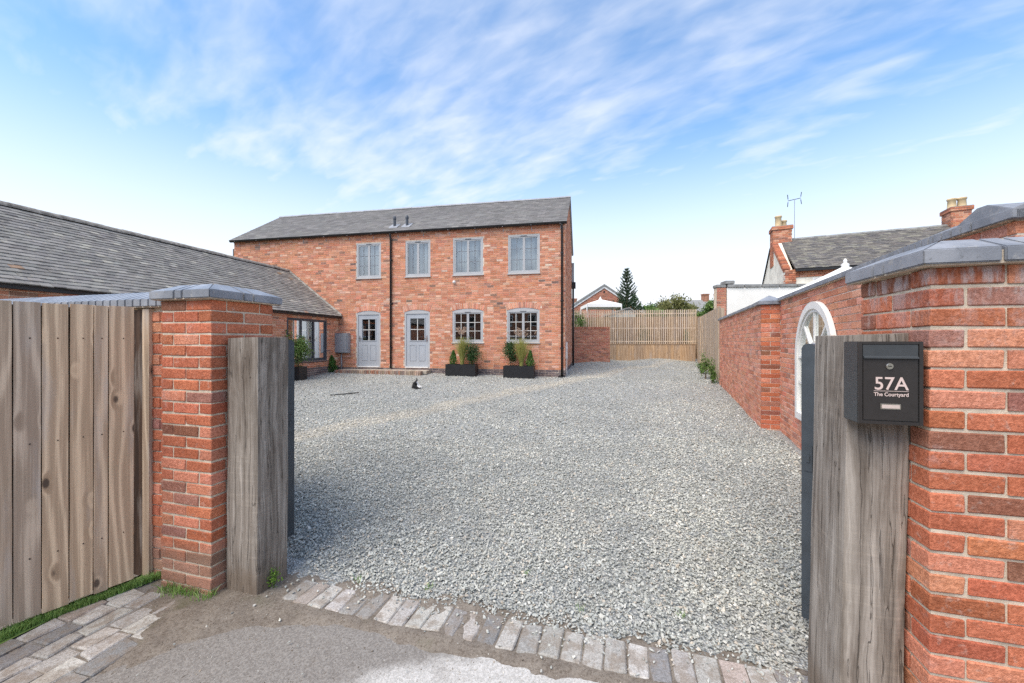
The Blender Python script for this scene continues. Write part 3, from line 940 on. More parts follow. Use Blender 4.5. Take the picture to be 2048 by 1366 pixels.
mb.box(GF, u0 + 0.0125, u1 - 0.0125, -vf - 0.0055, -vf, z0, z0 + 0.012); mb.box(GF, u0 + 0.0125, u1 - 0.0125, -vf - 0.0055, -vf, z1 - 0.010, z1)
mb.build('front_rim', M['box_front'], t)
mb = MB(); mb.box(GF, u0 + 0.015, u1 - 0.015, -vf - 0.0055, -vf - 0.001, z0 + 0.014, z1 - 0.066); door = mb.build('door', M['box_front'], t, bevel=0.0015)
mb = MB(); mb.box(GF, u0 + 0.015, u1 - 0.015, -vf - 0.0055, -vf - 0.0015, z1 - 0.055, z1 - 0.012)
mb.profile(GF, [(-vf - 0.004, z1 - 0.066), (-vf + 0.007, z1 - 0.064), (-vf + 0.007, z1 - 0.060), (-vf - 0.002, z1 - 0.054), (-vf - 0.005, z1 - 0.054)], u0 + 0.016, u1 - 0.016)
mb.build('slot_flap', M['box_side'], t)
uc = (u0 + u1) / 2 + 0.002
def disc(F, s, z, r, d0, d1, n=20): return MB().prism(F, [(s + r * math.cos(2 * math.pi * i / n), z + r * math.sin(2 * math.pi * i / n)) for i in range(n)], d0, d1)
lk = disc(GF, uc - 0.005, z1 - 0.093, 0.0115, -vf - 0.002, -vf + 0.004).build('lock', M['chrome'], t, bevel=0.0015)
mb = MB(); mb.box(GF, uc - 0.010, uc + 0.000, -vf + 0.0042, -vf + 0.0052, z1 - 0.095, z1 - 0.091); mb.build('keyhole', M['box_front'], lk)
def text(name, s, size, u, z, parent, mat, width=0.1, sx=1.0, bold=0.0, F=GF, d=-vf + 0.0004):
    c = bpy.data.curves.new(name, 'FONT'); c.body = s; c.size = size; c.align_x = 'CENTER'; c.extrude = 0.0004; c.offset = bold
    tmp = bpy.data.objects.new(name, c); COL.objects.link(tmp)
    dg = bpy.context.evaluated_depsgraph_get()
    me = bpy.data.meshes.new_from_object(tmp.evaluated_get(dg))
    bpy.data.objects.remove(tmp)
    mt = Matrix(((F.a[0] * sx, 0, F.n[0]), (F.a[1] * sx, 0, F.n[1]), (0, 1, 0))).to_4x4()
    me.transform(Matrix.Diagonal((width / (max(v.co.x for v in me.vertices) - min(v.co.x for v in me.vertices)), 1, 1, 1)))
    me.transform(mt); me.materials.clear(); me.materials.append(mat)
    return link(name, me, parent, F.p(u, d, z))
text('number_lettering', '57A', 0.068, uc, z1 - 0.181, t, M['vinyl'], 0.105, 1.0, 0.0006)
mb = MB(); mb.box(GF, uc - 0.0535, uc + 0.0535, -vf - 0.0008, -vf + 0.0004, z1 - 0.1872, z1 - 0.1858); mb.build('underline', M['vinyl'], t)
text('name_lettering', 'The Courtyard', 0.0195, uc, z1 - 0.2055, t, M['vinyl'], 0.107, 1.0, 0.0003)
mb = MB(); mb.box(GF, uc - 0.033, uc + 0.030, -vf - 0.002, -vf + 0.0015, z1 - 0.255, z1 - 0.234); nh = mb.build('name_holder', M['chrome'], t, bevel=0.001)
mb = MB(); mb.box(GF, uc - 0.029, uc + 0.026, -vf + 0.0017, -vf + 0.0024, z1 - 0.251, z1 - 0.238); mb.build('name_card', M['card'], nh)

# --- brick wall with blue coping running away behind the plank fence
WALLC = [(0.045, 0.0), (0.045, 0.050), (-0.13, 0.125), (-0.2, 0.125), (-0.375, 0.050), (-0.375, 0.0)]
FL = Fr(uv(-2.990, 2.005), -U, -V_)
t = thing('boundary_wall', 'brick wall with glossy blue brick coping behind the plank fence', 'wall', (*uv(-4.2, 2.1), 0))
mb = MB(); mb.box(FL, 0.0, 3.6, -0.33, -0.008, -0.1, 1.875); mb.build('mortar', M['mortar'], t)
P = Pieces('brick', t, M['brick'], M['brick_a'], 300)
brick_run(P, FL, 0.0, 3.6, -0.1, 1.85, PAL_PIER)
P.finish()
s = 0.004
while s < 3.6:
    mb = MB(); mb.profile(FL, [(d, 1.883 + h) for d, h in WALLC], s, s + 0.066)
    mb.build('coping_brick', M['blue'], t, bevel=0.003); s += 0.0755
mb = MB(); mb.box(FL, 0.0, 3.6, -0.36, 0.032, 1.876, 1.925); mb.build('coping_bed', M['mortar'], t)

# --- plank fence standing towards the road
M['plank'] = board_mat('weathered_pine', (0.72, 0.575, 0.425), (0.43, 0.325, 0.235))
M['plank_d'] = board_mat('stained_pine_gap_shade', (0.095, 0.062, 0.046), (0.045, 0.030, 0.024), 0.3, 0.05)  # real stain on the post; on the backing boards it stands for gap shade
M['nail'] = plain('rusty_nail', (0.05, 0.035, 0.028), 0.8)
FP0 = np.array([-2.520, 2.655]); FPd = np.array([-0.312, -0.450]); FPd /= np.linalg.norm(FPd)
FP = Fr(FP0, FPd, (-FPd[1], FPd[0]) if -FPd[1] * 1 > 0 else (FPd[1], -FPd[0]))
t = thing('plank_fence', 'weathered vertical plank fence panel with knots beside the brick pier', 'fence', (*FP.p(0.5, 0, 0)[:2], 0.04))
edges = [0.0, 0.123, 0.190, 0.292, 0.400, 0.505, 0.63, 0.75, 0.87, 0.99, 1.12]
for a, b in zip(edges[:-1], edges[1:]):
    mb = MB()
    zt, zb = 1.868 + random.uniform(-0.004, 0.004), 0.052 + random.uniform(-0.006, 0.010)
    k = random.uniform(-0.002, 0.002); tilt = random.uniform(-0.003, 0.003)
    n = 14
    L_, R_ = [], []
    for i in range(n + 1):
        z = zb + (zt - zb) * i / n
        L_.append((a + 0.0020 + tilt * i / n + 0.0015 * mnoise.noise(Vector((a * 30, z * 4, 0))), z))
        R_.append((b - 0.0020 + tilt * i / n + 0.0015 * mnoise.noise(Vector((b * 30, z * 4, 5))), z))
    mb.prism(FP, R_ + L_[::-1], -0.018 + 1.6 * k, 0.0 + 1.6 * k)
    o = mb.build('plank', M['plank'], t, bevel=0.0015)
for a in np.arange(0.005, 1.1, 0.12):
    mb = MB(); mb.box(FP, a, a + 0.1195, -0.040, -0.024, 0.07, 1.85); mb.build('gap_shade_board', M['plank_d'], t)  # dark boards added behind the planks so the gaps read as shade
for a, b in zip(edges[:-1], edges[1:]):
    for z in (0.39, 1.05, 1.66):
        s_ = a + (b - a) * 0.42; d_ = 0.0
        disc_ = MB().prism(FP, [(s_ + 0.004 * math.cos(k), z + 0.004 * math.sin(k)) for k in (0, 1.05, 2.09, 3.14, 4.19, 5.24)], d_ - 0.004, d_ + 0.0035)
        disc_.build('nail', plain('rusty_nail', (0.05, 0.035, 0.028), 0.8) if 'nail' not in M else M['nail'], t)
for z in (0.35, 1.0, 1.62):
    mb = MB(); mb.box(FP, 0.02, 1.12, -0.085, -0.042, z, z + 0.09); mb.build('rail', M['plank'], t)
FQ = Fr((-2.70, 2.80), U, -V_)
pd = thing('fence_post', 'dark stained square fence post with a paler batten next to the brick pier', 'fence post', (-2.64, 2.82, 0))
mb = MB(); mb.box(GATE, -3.335, -3.240, -2.055, -1.99, -0.1, 1.862); mb.build('post', M['plank_d'], pd, bevel=0.002)
mb = MB(); mb.box(GATE, -3.238, -3.170, -2.02, -1.985, 0.0, 1.868); mb.build('batten', M['plank'], pd, bevel=0.002)
mb = MB(); mb.box(GATE, -3.16, -2.992, -2.0045, -1.9995, 0.02, 0.024); 

# --- turf strip under the fence
M['turf'] = leaf_mat('turf_blades', (0.15, 0.28, 0.06), (0.34, 0.48, 0.15))
def blades(name, pts, hmin, hmax, wid, mat, lean=0.5, parent=None, bright=None):
    n = len(pts)
    h = rng.uniform(hmin, hmax, n); a = rng.uniform(0, 2 * np.pi, n); l = rng.uniform(0, lean, n) * h; b = rng.uniform(0, 2 * np.pi, n)
    w = wid * rng.uniform(0.6, 1.3, n)
    dx, dy = np.cos(a) * w / 2, np.sin(a) * w / 2
    tx, ty = np.cos(b) * l, np.sin(b) * l
    p0 = pts + np.stack([dx, dy, 0 * h], -1); p1 = pts - np.stack([dx, dy, 0 * h], -1)
    mid = pts + np.stack([tx * 0.35, ty * 0.35, h * 0.6], -1)
    m0 = mid + np.stack([dx, dy, 0 * h], -1) * 0.7; m1 = mid - np.stack([dx, dy, 0 * h], -1) * 0.7
    tip = pts + np.stack([tx, ty, h], -1)
    v = np.stack([p0, p1, m1, m0, tip], 1).reshape(-1, 3)
    k = (np.arange(n) * 5)[:, None]
    f = np.concatenate([k + np.array([[0, 1, 2]]), k + np.array([[0, 2, 3]]), k + np.array([[3, 2, 4]])])
    c = np.repeat(rng.uniform(0, 1, n), 5)
    return np_mesh(name, v, f, mat, parent, np.stack([c, c, c], -1))
n = 5200
s = rng.uniform(-0.22, 1.15, n); q = rng.uniform(0, 1, n)
fp = np.array([FP.p(a, 0, 0)[:2] for a in s])
uu_ = fp @ U; vv_ = fp @ V_
wedge = np.clip((-3.225 - uu_), 0.06, 0.9)
pp = fp + U * (q * wedge - 0.03)[:, None]
o = blades('grass_strip', np.column_stack([pp, np.full(n, 0.004)]), 0.025, 0.055, 0.0045, M['turf'], 0.9)
tag(o, 'bright green turf strip under the plank fence', 'grass', kind='stuff')
mb = MB()
vs = [(*x, 0.006) for x in (FP.p(-0.2, -0.02, 0)[:2], FP.p(1.2, -0.02, 0)[:2], uv(-3.238, 0.9), uv(-3.238, 2.06))]
mb.add(vs, [(0, 1, 2, 3)]); o = mb.build('turf_bed', plain('turf_bed', (0.13, 0.20, 0.05), 0.9)); tag(o, kind='structure')

# ================================================================== RIGHT: courtyard boundary wall
M['wbrick'] = brick_mat('wall_brick', 'obj', 0.7)
M['wbrick_a'] = brick_mat('wall_brick_mass', 'att', 0.7)
ZW = 2.285
def seg(a, b):
    a, b = np.array(a), np.array(b); d = (b - a) / np.linalg.norm(b - a)
    return Fr(a, d, (-d[1], d[0])), float(np.linalg.norm(b - a))
t = thing('courtyard_wall', 'long red brick courtyard wall with dark weathered coping and an arched mirror', 'wall', (3.6, 4.6, 0.1))
P = Pieces('brick', t, M['wbrick'], M['wbrick_a'], 300, vis=lambda fx, fz, c: fx < 0.76 or fz > 0.10)
P0, P1, P3 = (2.68, 2.12), (2.83, 2.65), (4.334, 6.44)
F0, L0 = seg(P0, P1); F1, L1 = seg(P1, P3)
mb = MB()
mb.box(F0, 0, L0, -0.33, -0.007, -0.1, ZW); mb.box(F1, 0.0, L1, -0.33, -0.007, -0.1, ZW)
FE = Fr(P0, -F0.n, -F0.a)                                    # end face towards the road
mb.box(FE, 0.012, 2.0, -0.3, -0.008, -0.1, ZW)
mb.build('mortar', M['mortar_w'], t)
z0 = ZW - 31 * 0.075
brick_run(P, F0, 0, L0, z0, ZW, PAL_WALL); brick_run(P, F1, 0, L1, z0, ZW, PAL_WALL)
brick_run(P, FE, 0, 2.0, z0, ZW, PAL_PIER)
# stepped pillar and the far length
n1 = F1.n; PA = np.array(P3) + n1 * 0.262; P4 = np.array((6.04, 11.6))
F2 = Fr(P3, n1, -F1.a); F3, L3 = seg(PA, P4)
mb = MB(); mb.box(F2, -0.1, 0.254, -0.45, -0.008, -0.1, ZW - 0.045); mb.box(F3, 0.05, L3, -0.5, -0.007, -0.1, ZW - 0.045)
mb.build('mortar', M['mortar_w'], t)
rotp = frame_rot(F2)
for i in range(31):
    z = z0 - 0.045 + 0.075 * (i + 0.5)
    for a, b in ([(0.0, 0.262)] if i % 2 else [(0.0, 0.126), (0.137, 0.262)]):
        P.add(F2.p((a + b) / 2, -0.025 + random.uniform(-0.002, 0.002), z), rotp, b - a, 0.05, 0.064, pick(PAL_PIER))
brick_run(P, F3, 0.02, 2.1, z0 - 0.045, ZW - 0.045, PAL_WALL); brick_run(P, F3, 2.125, L3, z0 - 0.045, ZW - 0.045, PAL_WALL)
P.finish()
mb = MB(); mb.box(F3, 2.098, 2.128, -0.02, -0.004, 0.0, ZW - 0.05); mb.build('movement_joint', plain('sealant', (0.10, 0.07, 0.06), 0.8), t)
def wall_coping(F, s0, s1, z, mat, unit, gap, name='coping_brick'):
    s = s0
    while s < s1 - 0.01:
        e = min(s + unit, s1)
        mb = MB(); mb.profile(F, [(d, z + h + random.uniform(-0.0015, 0.0015)) for d, h in WALLC], s, e)
        mb.build(name, mat, t, bevel=0.003)
        s = e + gap
wall_coping(F0, -0.045, 0.21, ZW + 0.004, M['blue_d'], 0.255, 0.01)
wall_coping(F0, 0.22, L0, ZW + 0.004, M['blue_d'], 0.066, 0.0095)
wall_coping(F1, 0.01, L1 - 0.05, ZW + 0.004, M['blue_d'], 0.066, 0.0095)
wall_coping(F3, 0.36, L3, ZW - 0.041, M['blue_d'], 0.066, 0.0095)
wall_coping(FE, -0.03, 1.9, ZW + 0.004, M['blue_d'], 0.215, 0.0095)
mb = MB(); mb.box(F1, 0.0, L1, -0.3, 0.032, ZW + 0.001, ZW + 0.045); mb.box(F3, 0.3, L3, -0.3, 0.032, ZW - 0.044, ZW)
mb.box(F0, 0.0, L0, -0.3, 0.032, ZW + 0.001, ZW + 0.045); mb.build('coping_bed', M['mortar'], t)
a = [F2.p(s, d, ZW - 0.041) for s, d in ((-0.08, 0.05), (0.31, 0.05), (0.31, -0.42), (-0.08, -0.42))]
b = [(x, y, z + 0.055) for x, y, z in a]; apx = F2.p(0.115, -0.185, ZW + 0.125)
mb = MB(); mb.add(a + b + [apx], [(3, 2, 1, 0), (0, 1, 5, 4), (1, 2, 6, 5), (2, 3, 7, 6), (3, 0, 4, 7), (4, 5, 8), (5, 6, 8), (6, 7, 8), (7, 4, 8)])
mb.build('pillar_cap', M['blue'], t, bevel=0.003)

# --- arched mirror leaning on the wall
M['white_paint'] = plain('chalky_white_paint', (0.80, 0.78, 0.73), 0.5, 0.3, 0, 0.06, 4)
m = Mat('mirror_glass'); M['mirror'] = m.out((0.80, 0.84, 0.82), 0.03, 0.5, 1.0)
sa, sb = (4.19 - 2.65) / F1.a[1], (5.47 - 2.65) / F1.a[1]
sc, rr, zs, zb = (sa + sb) / 2, (sb - sa) / 2, 2.125 - (sb - sa) / 2, 0.60
t = thing('arched_mirror', 'white arched garden mirror with fan glazing bars fixed to the brick wall', 'mirror', (*F1.p(sc, 0.03, 0)[:2], zb))
def arch_ring(r0, r1, d0, d1, n=36):
    mb = MB()
    for i in range(n):
        a0, a1 = math.pi * i / n, math.pi * (i + 1) / n
        poly = [(sc + r1 * math.cos(a0), zs + r1 * math.sin(a0)), (sc + r1 * math.cos(a1), zs + r1 * math.sin(a1)), (sc + r0 * math.cos(a1), zs + r0 * math.sin(a1)), (sc + r0 * math.cos(a0), zs + r0 * math.sin(a0))]
        mb.prism(F1, poly, d0, d1)
    return mb
mb = arch_ring(rr - 0.085, rr, 0.004, 0.055)
for x0, x1 in ((sc - rr, sc - rr + 0.085), (sc + rr - 0.085, sc + rr)): mb.box(F1, x0, x1, 0.004, 0.055, zb, zs)
mb.box(F1, sc - rr + 0.0855, sc + rr - 0.0855, 0.004, 0.055, zb, zb + 0.09)
mb.build('frame', M['white_paint'], t)
arch_ring(rr - 0.125, rr - 0.0855, 0.004, 0.035).build('inner_frame', M['white_paint'], t)
mb = MB(); ri = rr - 0.09
mb.prism(F1, [(sc + ri * math.cos(math.pi * i / 36), zs + ri * math.sin(math.pi * i / 36)) for i in range(37)] + [(sc - ri, zb + 0.02), (sc + ri, zb + 0.02)], 0.003, 0.008)
mb.build('glass', M['mirror'], t)
for dg in (45, 90, 135):
    c, s_ = math.cos(R(dg)), math.sin(R(dg)); w = 0.016
    mb = MB(); r0, r1 = 0.205, rr - 0.126
    mb.prism(F1, [(sc + r0 * c - w * s_, zs + r0 * s_ + w * c), (sc + r0 * c + w * s_, zs + r0 * s_ - w * c), (sc + r1 * c + w * s_, zs + r1 * s_ - w * c), (sc + r1 * c - w * s_, zs + r1 * s_ + w * c)], 0.0085, 0.03)
    mb.build('glazing_bar', M['white_paint'], t)
arch_ring(0.165, 0.20, 0.0085, 0.031).build('hub_ring', M['white_paint'], t)
for x in (sc - rr * 0.34, sc + rr * 0.34):
    mb = MB(); mb.box(F1, x - 0.014, x + 0.014, 0.0085, 0.03, zb + 0.09, zs - 0.02); mb.build('glazing_bar', M['white_paint'], t)
for z in (zs - 0.02, zb + 0.48):
    mb = MB(); mb.box(F1, sc - rr + 0.09, sc + rr - 0.09, 0.0312, 0.036, z, z + 0.03); mb.build('glazing_bar', M['white_paint'], t)

# --- board fence continuing the wall
M['fboard'] = board_mat('silvered_fence_board', (0.58, 0.48, 0.375), (0.38, 0.30, 0.225), 0.25, 0.10)
M['batten'] = board_mat('pale_larch_batten', (0.72, 0.61, 0.50), (0.54, 0.44, 0.34), 0.1, 0.05)
M['newboard'] = board_mat('new_gravel_board', (0.55, 0.40, 0.27), (0.38, 0.26, 0.165), 0.4, 0.0)
FS, LS = seg((6.06, 11.62), (9.30, 20.0))
t = thing('board_fence', 'tall silvered board fence continuing from the brick wall to the trellis', 'fence', (7.7, 15.8, 0.45))
s = 0.0
while s < LS - 0.05:
    x, y, _ = FS.p(s, 0, 0)
    zt = 2.67 + 0.13 * s / LS + random.uniform(-0.006, 0.006)
    mb = MB(); mb.box(FS, s, s + 0.150, -0.02, random.choice((-0.014, 0.0, 0.006)), gz(x, y) + 0.02, zt)
    mb.build('board', M['fboard'], t); s += 0.150
for s in (0.1, 3.0, 6.0, LS - 0.1):
    mb = MB(); mb.box(FS, s - 0.05, s + 0.05, -0.13, -0.025, 0.2, 2.62); mb.build('post', M['fboard'], t)

# --- trellis of thin upright battens on a gravel board at the yard's far end
TA, TB = np.array((2.6, 21.1)), np.array((9.32, 20.15))
FT, LT = seg(TB, TA)
FT = Fr(TA, TB - TA, (-0.14, -0.99))
t = thing('batten_trellis', 'screen fence of pale thin upright battens on low boards', 'fence', (6.0, 20.6, 0.7))
k = 0
s = 0.03
while s < LT - 0.03:
    mb = MB(); mb.box(FT, s, s + 0.040, 0.0, 0.02, 1.50, 3.26 + random.uniform(-0.012, 0.012)); mb.build('batten', M['batten'], t)
    s += 0.092
for z in (1.62, 2.30, 3.05):
    mb = MB(); mb.box(FT, 0, LT, -0.03, -0.002, z, z + 0.05); mb.build('rail', M['batten'], t)
s = 0.0
while s < LT - 0.05:
    mb = MB(); mb.box(FT, s, s + 0.146, 0.0, 0.025, 0.62, 1.49 + random.uniform(-0.004, 0.004)); mb.build('board', M['newboard'], t); s += 0.15
mb = MB(); mb.box(FT, 0, LT, -0.02, 0.045, 1.492, 1.512); mb.build('capping', M['newboard'], t)
M['bank'] = board_mat('dark_brown_fence_board', (0.30, 0.20, 0.125), (0.19, 0.12, 0.075), 0.2, 0.1)
FB = Fr(FT.p(0, -0.9, 0)[:2], FT.a, FT.n)
t2 = thing('back_fence', 'brown closeboard fence seen through the batten trellis', 'fence', (6.0, 21.5, 0.7))
s = -0.5
while s < LT + 1.2:
    mb = MB(); mb.box(FB, s, s + 0.13, -0.02 + random.uniform(-0.004, 0.004), 0.0, 0.7, 2.96 + random.uniform(-0.005, 0.005)); mb.build('board', M['bank'], t2); s += 0.133
mb = MB(); mb.box(FB, -0.5, LT + 1.2, -0.07, -0.025, 2.6, 2.7); mb.build('rail', M['fboard'], t2)

# --- low garden wall behind the house
M['gbrick'] = brick_mat('garden_wall_brick', 'obj', 0.15); M['gbrick_a'] = brick_mat('garden_wall_brick_mass', 'att', 0.15)
PAL_GARD = [(4, (0.48, 0.20, 0.13)), (3, (0.43, 0.17, 0.11)), (2, (0.52, 0.24, 0.16)), (1, (0.32, 0.15, 0.11))]
FG = Fr((2.55, 19.0), (0.985, -0.05), (-0.05, -0.985))
t = thing('garden_wall', 'low plain brick garden wall at the back corner of the house', 'wall', (3.6, 19.0, 0.6))
LG = 2.10
mb = MB(); mb.box(FG, 0, LG - 0.01, -0.21, -0.008, 0.4, 2.24); mb.build('mortar', M['mortar'], t)
P = Pieces('brick', t, M['gbrick'], M['gbrick_a'], 300)
brick_run(P, FG, 0, LG, 0.43, 2.23, PAL_GARD)
FG2 = Fr(FG.p(LG, 0, 0)[:2], -FG.n, FG.a); brick_run(P, FG2, 0, 0.21, 0.43, 2.23, PAL_GARD)
s = 0
while s < LG:
    P.add(FG.p(s + 0.0325, -0.105, 2.285), frame_rot(FG), 0.064, 0.235, 0.1, pick(PAL_GARD)); s += 0.0755
P.finish()
# ================================================================== HOUSE
M['hbrick'] = brick_mat('house_brick', 'obj', 0.35); M['hbrick_a'] = brick_mat('house_brick_mass', 'att', 0.35)
M['hmortar'] = mortar_mat('lime_mortar', (0.72, 0.58, 0.46))
M['tile'] = tile_mat('slate_tile', 'obj', 0.15); M['tile_a'] = tile_mat('slate_tile_mass', 'att', 0.15)
M['otile'] = tile_mat('old_plain_tile', 'obj', 0.55); M['otile_a'] = tile_mat('old_plain_tile_mass', 'att', 0.55)
M['upvc'] = plain('grey_window_paint', (0.425, 0.43, 0.435), 0.42, 0.4, 0, 0.04, 3)
M['doorp'] = plain('blue_grey_door_paint', (0.385, 0.41, 0.44), 0.42, 0.4, 0, 0.04, 3)
M['anth'] = plain('anthracite_frame', (0.060, 0.068, 0.082), 0.45, 0.4, 0, 0.06, 3)
M['barw'] = plain('off_white_bar', (0.66, 0.65, 0.61), 0.5)
M['black'] = plain('black_plastic', (0.016, 0.016, 0.017), 0.45, 0.4)
M['glass'] = glass_mat('window_glass', 0.16)
M['glass_l'] = glass_mat('dark_window_glass', 0.20)
M['bar_d'] = plain('dark_glazing_bar', (0.20, 0.215, 0.24), 0.5)
M['blind'] = plain('grey_blind', (0.33, 0.355, 0.37), 0.8, 0.1, 0, 0.10, 5)
M['curtain'] = plain('cream_curtain', (0.62, 0.60, 0.55), 0.9, 0.1, 0, 0.12, 12)
M['dark_in'] = plain('room_shade', (0.07, 0.055, 0.048), 0.9)
M['lead'] = plain('lead_flashing', (0.30, 0.31, 0.33), 0.55, 0.4)
M['white_p'] = plain('white_plastic', (0.78, 0.77, 0.75), 0.45)

def window(F, parent, s0, s1, z0, z1, cols, rows, rise=0.0, fm='upvc', bar='barw', glass='glass', blind=None, sashes=2, sill=True, d=-0.012):
    m = M[fm]
    sp = z1 - rise
    w = 0.058
    mb = MB()
    mb.box(F, s0, s0 + w, d - 0.065, d, z0, sp); mb.box(F, s1 - w, s1, d - 0.065, d, z0, sp); mb.box(F, s0 + w, s1 - w, d - 0.065, d - 0.0005, z0, z0 + w)
    if rise:
        n = 14; ws = s1 - s0; Rr = (ws * ws / 4 + rise * rise) / (2 * rise)
        top = [(s0 + ws * i / n, (z1 - Rr) + math.sqrt(max(Rr * Rr - (ws * i / n - ws / 2) ** 2, 0))) for i in range(n + 1)]
        mb.prism(F, top[::-1] + [(s0, sp - w), (s1, sp - w)][::1], d - 0.064, d + 0.001)
    else:
        mb.box(F, s0 + w, s1 - w, d - 0.065, d - 0.0005, z1 - w, z1)
    wo = mb.build('window', m, parent)
    zt = sp - w if rise else z1 - w
    a, b = s0 + w, s1 - w
    step = (b - a) / sashes
    for k in range(sashes):
        x0, x1 = a + k * step, a + (k + 1) * step
        sw = 0.040
        mb = MB(); dd = d - 0.016
        mb.box(F, x0 + 0.002, x0 + sw, dd - 0.04, dd, z0 + w + 0.002, zt - 0.002); mb.box(F, x1 - sw, x1 - 0.002, dd - 0.04, dd, z0 + w + 0.002, zt - 0.002)
        mb.box(F, x0 + sw, x1 - sw, dd - 0.04, dd - 0.0005, z0 + w + 0.002, z0 + w + sw); mb.box(F, x0 + sw, x1 - sw, dd - 0.04, dd - 0.0005, zt - sw, zt - 0.002)
        mb.build('sash', m, wo)
        ga, gb, ha, hb = x0 + sw, x1 - sw, z0 + w + sw, zt - sw
        bw = 0.018
        for i in range(cols):
            for j in range(rows):
                q0, q1 = ga + (gb - ga) * i / cols, ga + (gb - ga) * (i + 1) / cols
                r0, r1 = ha + (hb - ha) * j / rows, ha + (hb - ha) * (j + 1) / rows
                mb = MB(); tl = random.uniform(-0.0008, 0.0008)
                mb.add([F.p(q0, dd - 0.024 + tl, r0), F.p(q1, dd - 0.024 - tl, r0), F.p(q1, dd - 0.024 - tl, r1), F.p(q0, dd - 0.024 + tl, r1)], [(0, 1, 2, 3)])
                mb.build('pane', M[glass], wo)
        for i in range(1, cols):
            q = ga + (gb - ga) * i / cols
            mb = MB(); mb.box(F, q - bw / 2, q + bw / 2, dd - 0.022, dd - 0.010, ha, hb); mb.build('glazing_bar', M[bar], wo)
        for j in range(1, rows):
            r = ha + (hb - ha) * j / rows
            mb = MB(); mb.box(F, ga, gb, dd - 0.0225, dd - 0.0105, r - bw / 2, r + bw / 2); mb.build('glazing_bar', M[bar], wo)
    mb = MB(); mb.box(F, (s0 + s1) / 2 - 0.11, (s0 + s1) / 2 + 0.11, d + 0.0005, d + 0.010, zt + 0.012, zt + 0.026); mb.build('trickle_vent', M['anth'], wo)
    if sill:
        mb = MB(); mb.profile(F, [(d - 0.06, z0 - 0.002), (d + 0.055, z0 - 0.014), (d + 0.055, z0 - 0.040), (d - 0.06, z0 - 0.040)], s0 - 0.025, s1 + 0.025); mb.build('sill', m, wo)
    if blind:
        mb = MB()
        n = int((s1 - s0) / 0.09)
        for i in range(n):
            x0 = s0 + (s1 - s0) * i / n
            mb.box(F, x0, x0 + (s1 - s0) / n - 0.004, d - 0.17 - 0.015 * (i % 2), d - 0.16 - 0.015 * (i % 2), z0 + 0.02, z1 - 0.02)
        mb.build('blind', M[blind], wo)
    return wo

def door(F, parent, s0, s1, z0, z1, rise):
    sp = z1 - rise; w = 0.065; d = -0.012
    n = 14; ws = s1 - s0; Rr = (ws * ws / 4 + rise * rise) / (2 * rise)
    top = [(s0 + ws * i / n, (z1 - Rr) + math.sqrt(max(Rr * Rr - (ws * i / n - ws / 2) ** 2, 0))) for i in range(n + 1)]
    mb = MB(); mb.box(F, s0, s0 + w, d - 0.07, d, z0, sp - 0.06); mb.box(F, s1 - w, s1, d - 0.07, d, z0, sp - 0.06)
    mb.prism(F, top[::-1] + [(s0, sp - 0.0605), (s1, sp - 0.0605)], d - 0.07, d)
    a, b, zt = s0 + w + 0.004, s1 - w - 0.004, sp - 0.066
    dd = d - 0.022
    gx0, gx1, gz0, gz1 = a + 0.15, b - 0.15, z0 + 0.98, zt - 0.16
    mb2 = MB()
    wall_core(mb2, F, a, b, z0 + 0.03, zt, [(gx0, gx1, gz0, gz1)], dd - 0.045, dd)
    do = mb2.build('door', M['doorp'], parent)
    mb.build('frame', M['upvc'], do)
    mb = MB(); mb.box(F, a - 0.004, b + 0.004, d - 0.07, d + 0.03, z0 - 0.012, z0 + 0.026); mb.build('threshold', M['white_p'], do)
    for i in (0, 1):
        for j in (0, 1):
            x0, x1 = gx0 + (gx1 - gx0) * i / 2, gx0 + (gx1 - gx0) * (i + 1) / 2
            y0, y1 = gz0 + (gz1 - gz0) * j / 2, gz0 + (gz1 - gz0) * (j + 1) / 2
            mb = MB(); mb.add([F.p(x0, dd - 0.02, y0), F.p(x1, dd - 0.02, y0), F.p(x1, dd - 0.02, y1), F.p(x0, dd - 0.02, y1)], [(0, 1, 2, 3)]); mb.build('pane', M['glass_l'], do)
            # moulded lower panels
            p0, p1 = (a + 0.13, (a + b) / 2 - 0.05) if i == 0 else ((a + b) / 2 + 0.05, b - 0.13)
            if j == 0:
                mb = MB()
                for q in ((p0, p0 + 0.016, z0 + 0.24, z0 + 0.83), (p1 - 0.016, p1, z0 + 0.24, z0 + 0.83), (p0 + 0.016, p1 - 0.016, z0 + 0.24, z0 + 0.258), (p0 + 0.016, p1 - 0.016, z0 + 0.812, z0 + 0.83)): mb.box(F, q[0], q[1], dd, dd + 0.010, q[2], q[3])
                mb.build('panel_moulding', M['doorp'], do)
    mb = MB()
    for q in ((gx0 - 0.03, gx0, gz0 - 0.03, gz1 + 0.03), (gx1, gx1 + 0.03, gz0 - 0.03, gz1 + 0.03), (gx0, gx1, gz0 - 0.03, gz0), (gx0, gx1, gz1, gz1 + 0.03)): mb.box(F, q[0], q[1], dd + 0.0005, dd + 0.014, q[2], q[3])
    mb.build('glazing_surround', M['doorp'], do)
    mb = MB(); xm, zm = (gx0 + gx1) / 2, (gz0 + gz1) / 2
    mb.box(F, xm - 0.011, xm + 0.011, dd - 0.019, dd - 0.004, gz0, gz1); mb.box(F, gx0, gx1, dd - 0.0195, dd - 0.0045, zm - 0.011, zm + 0.011); mb.build('glazing_bar', M['barw'], do)
    return do, (a, b, dd)

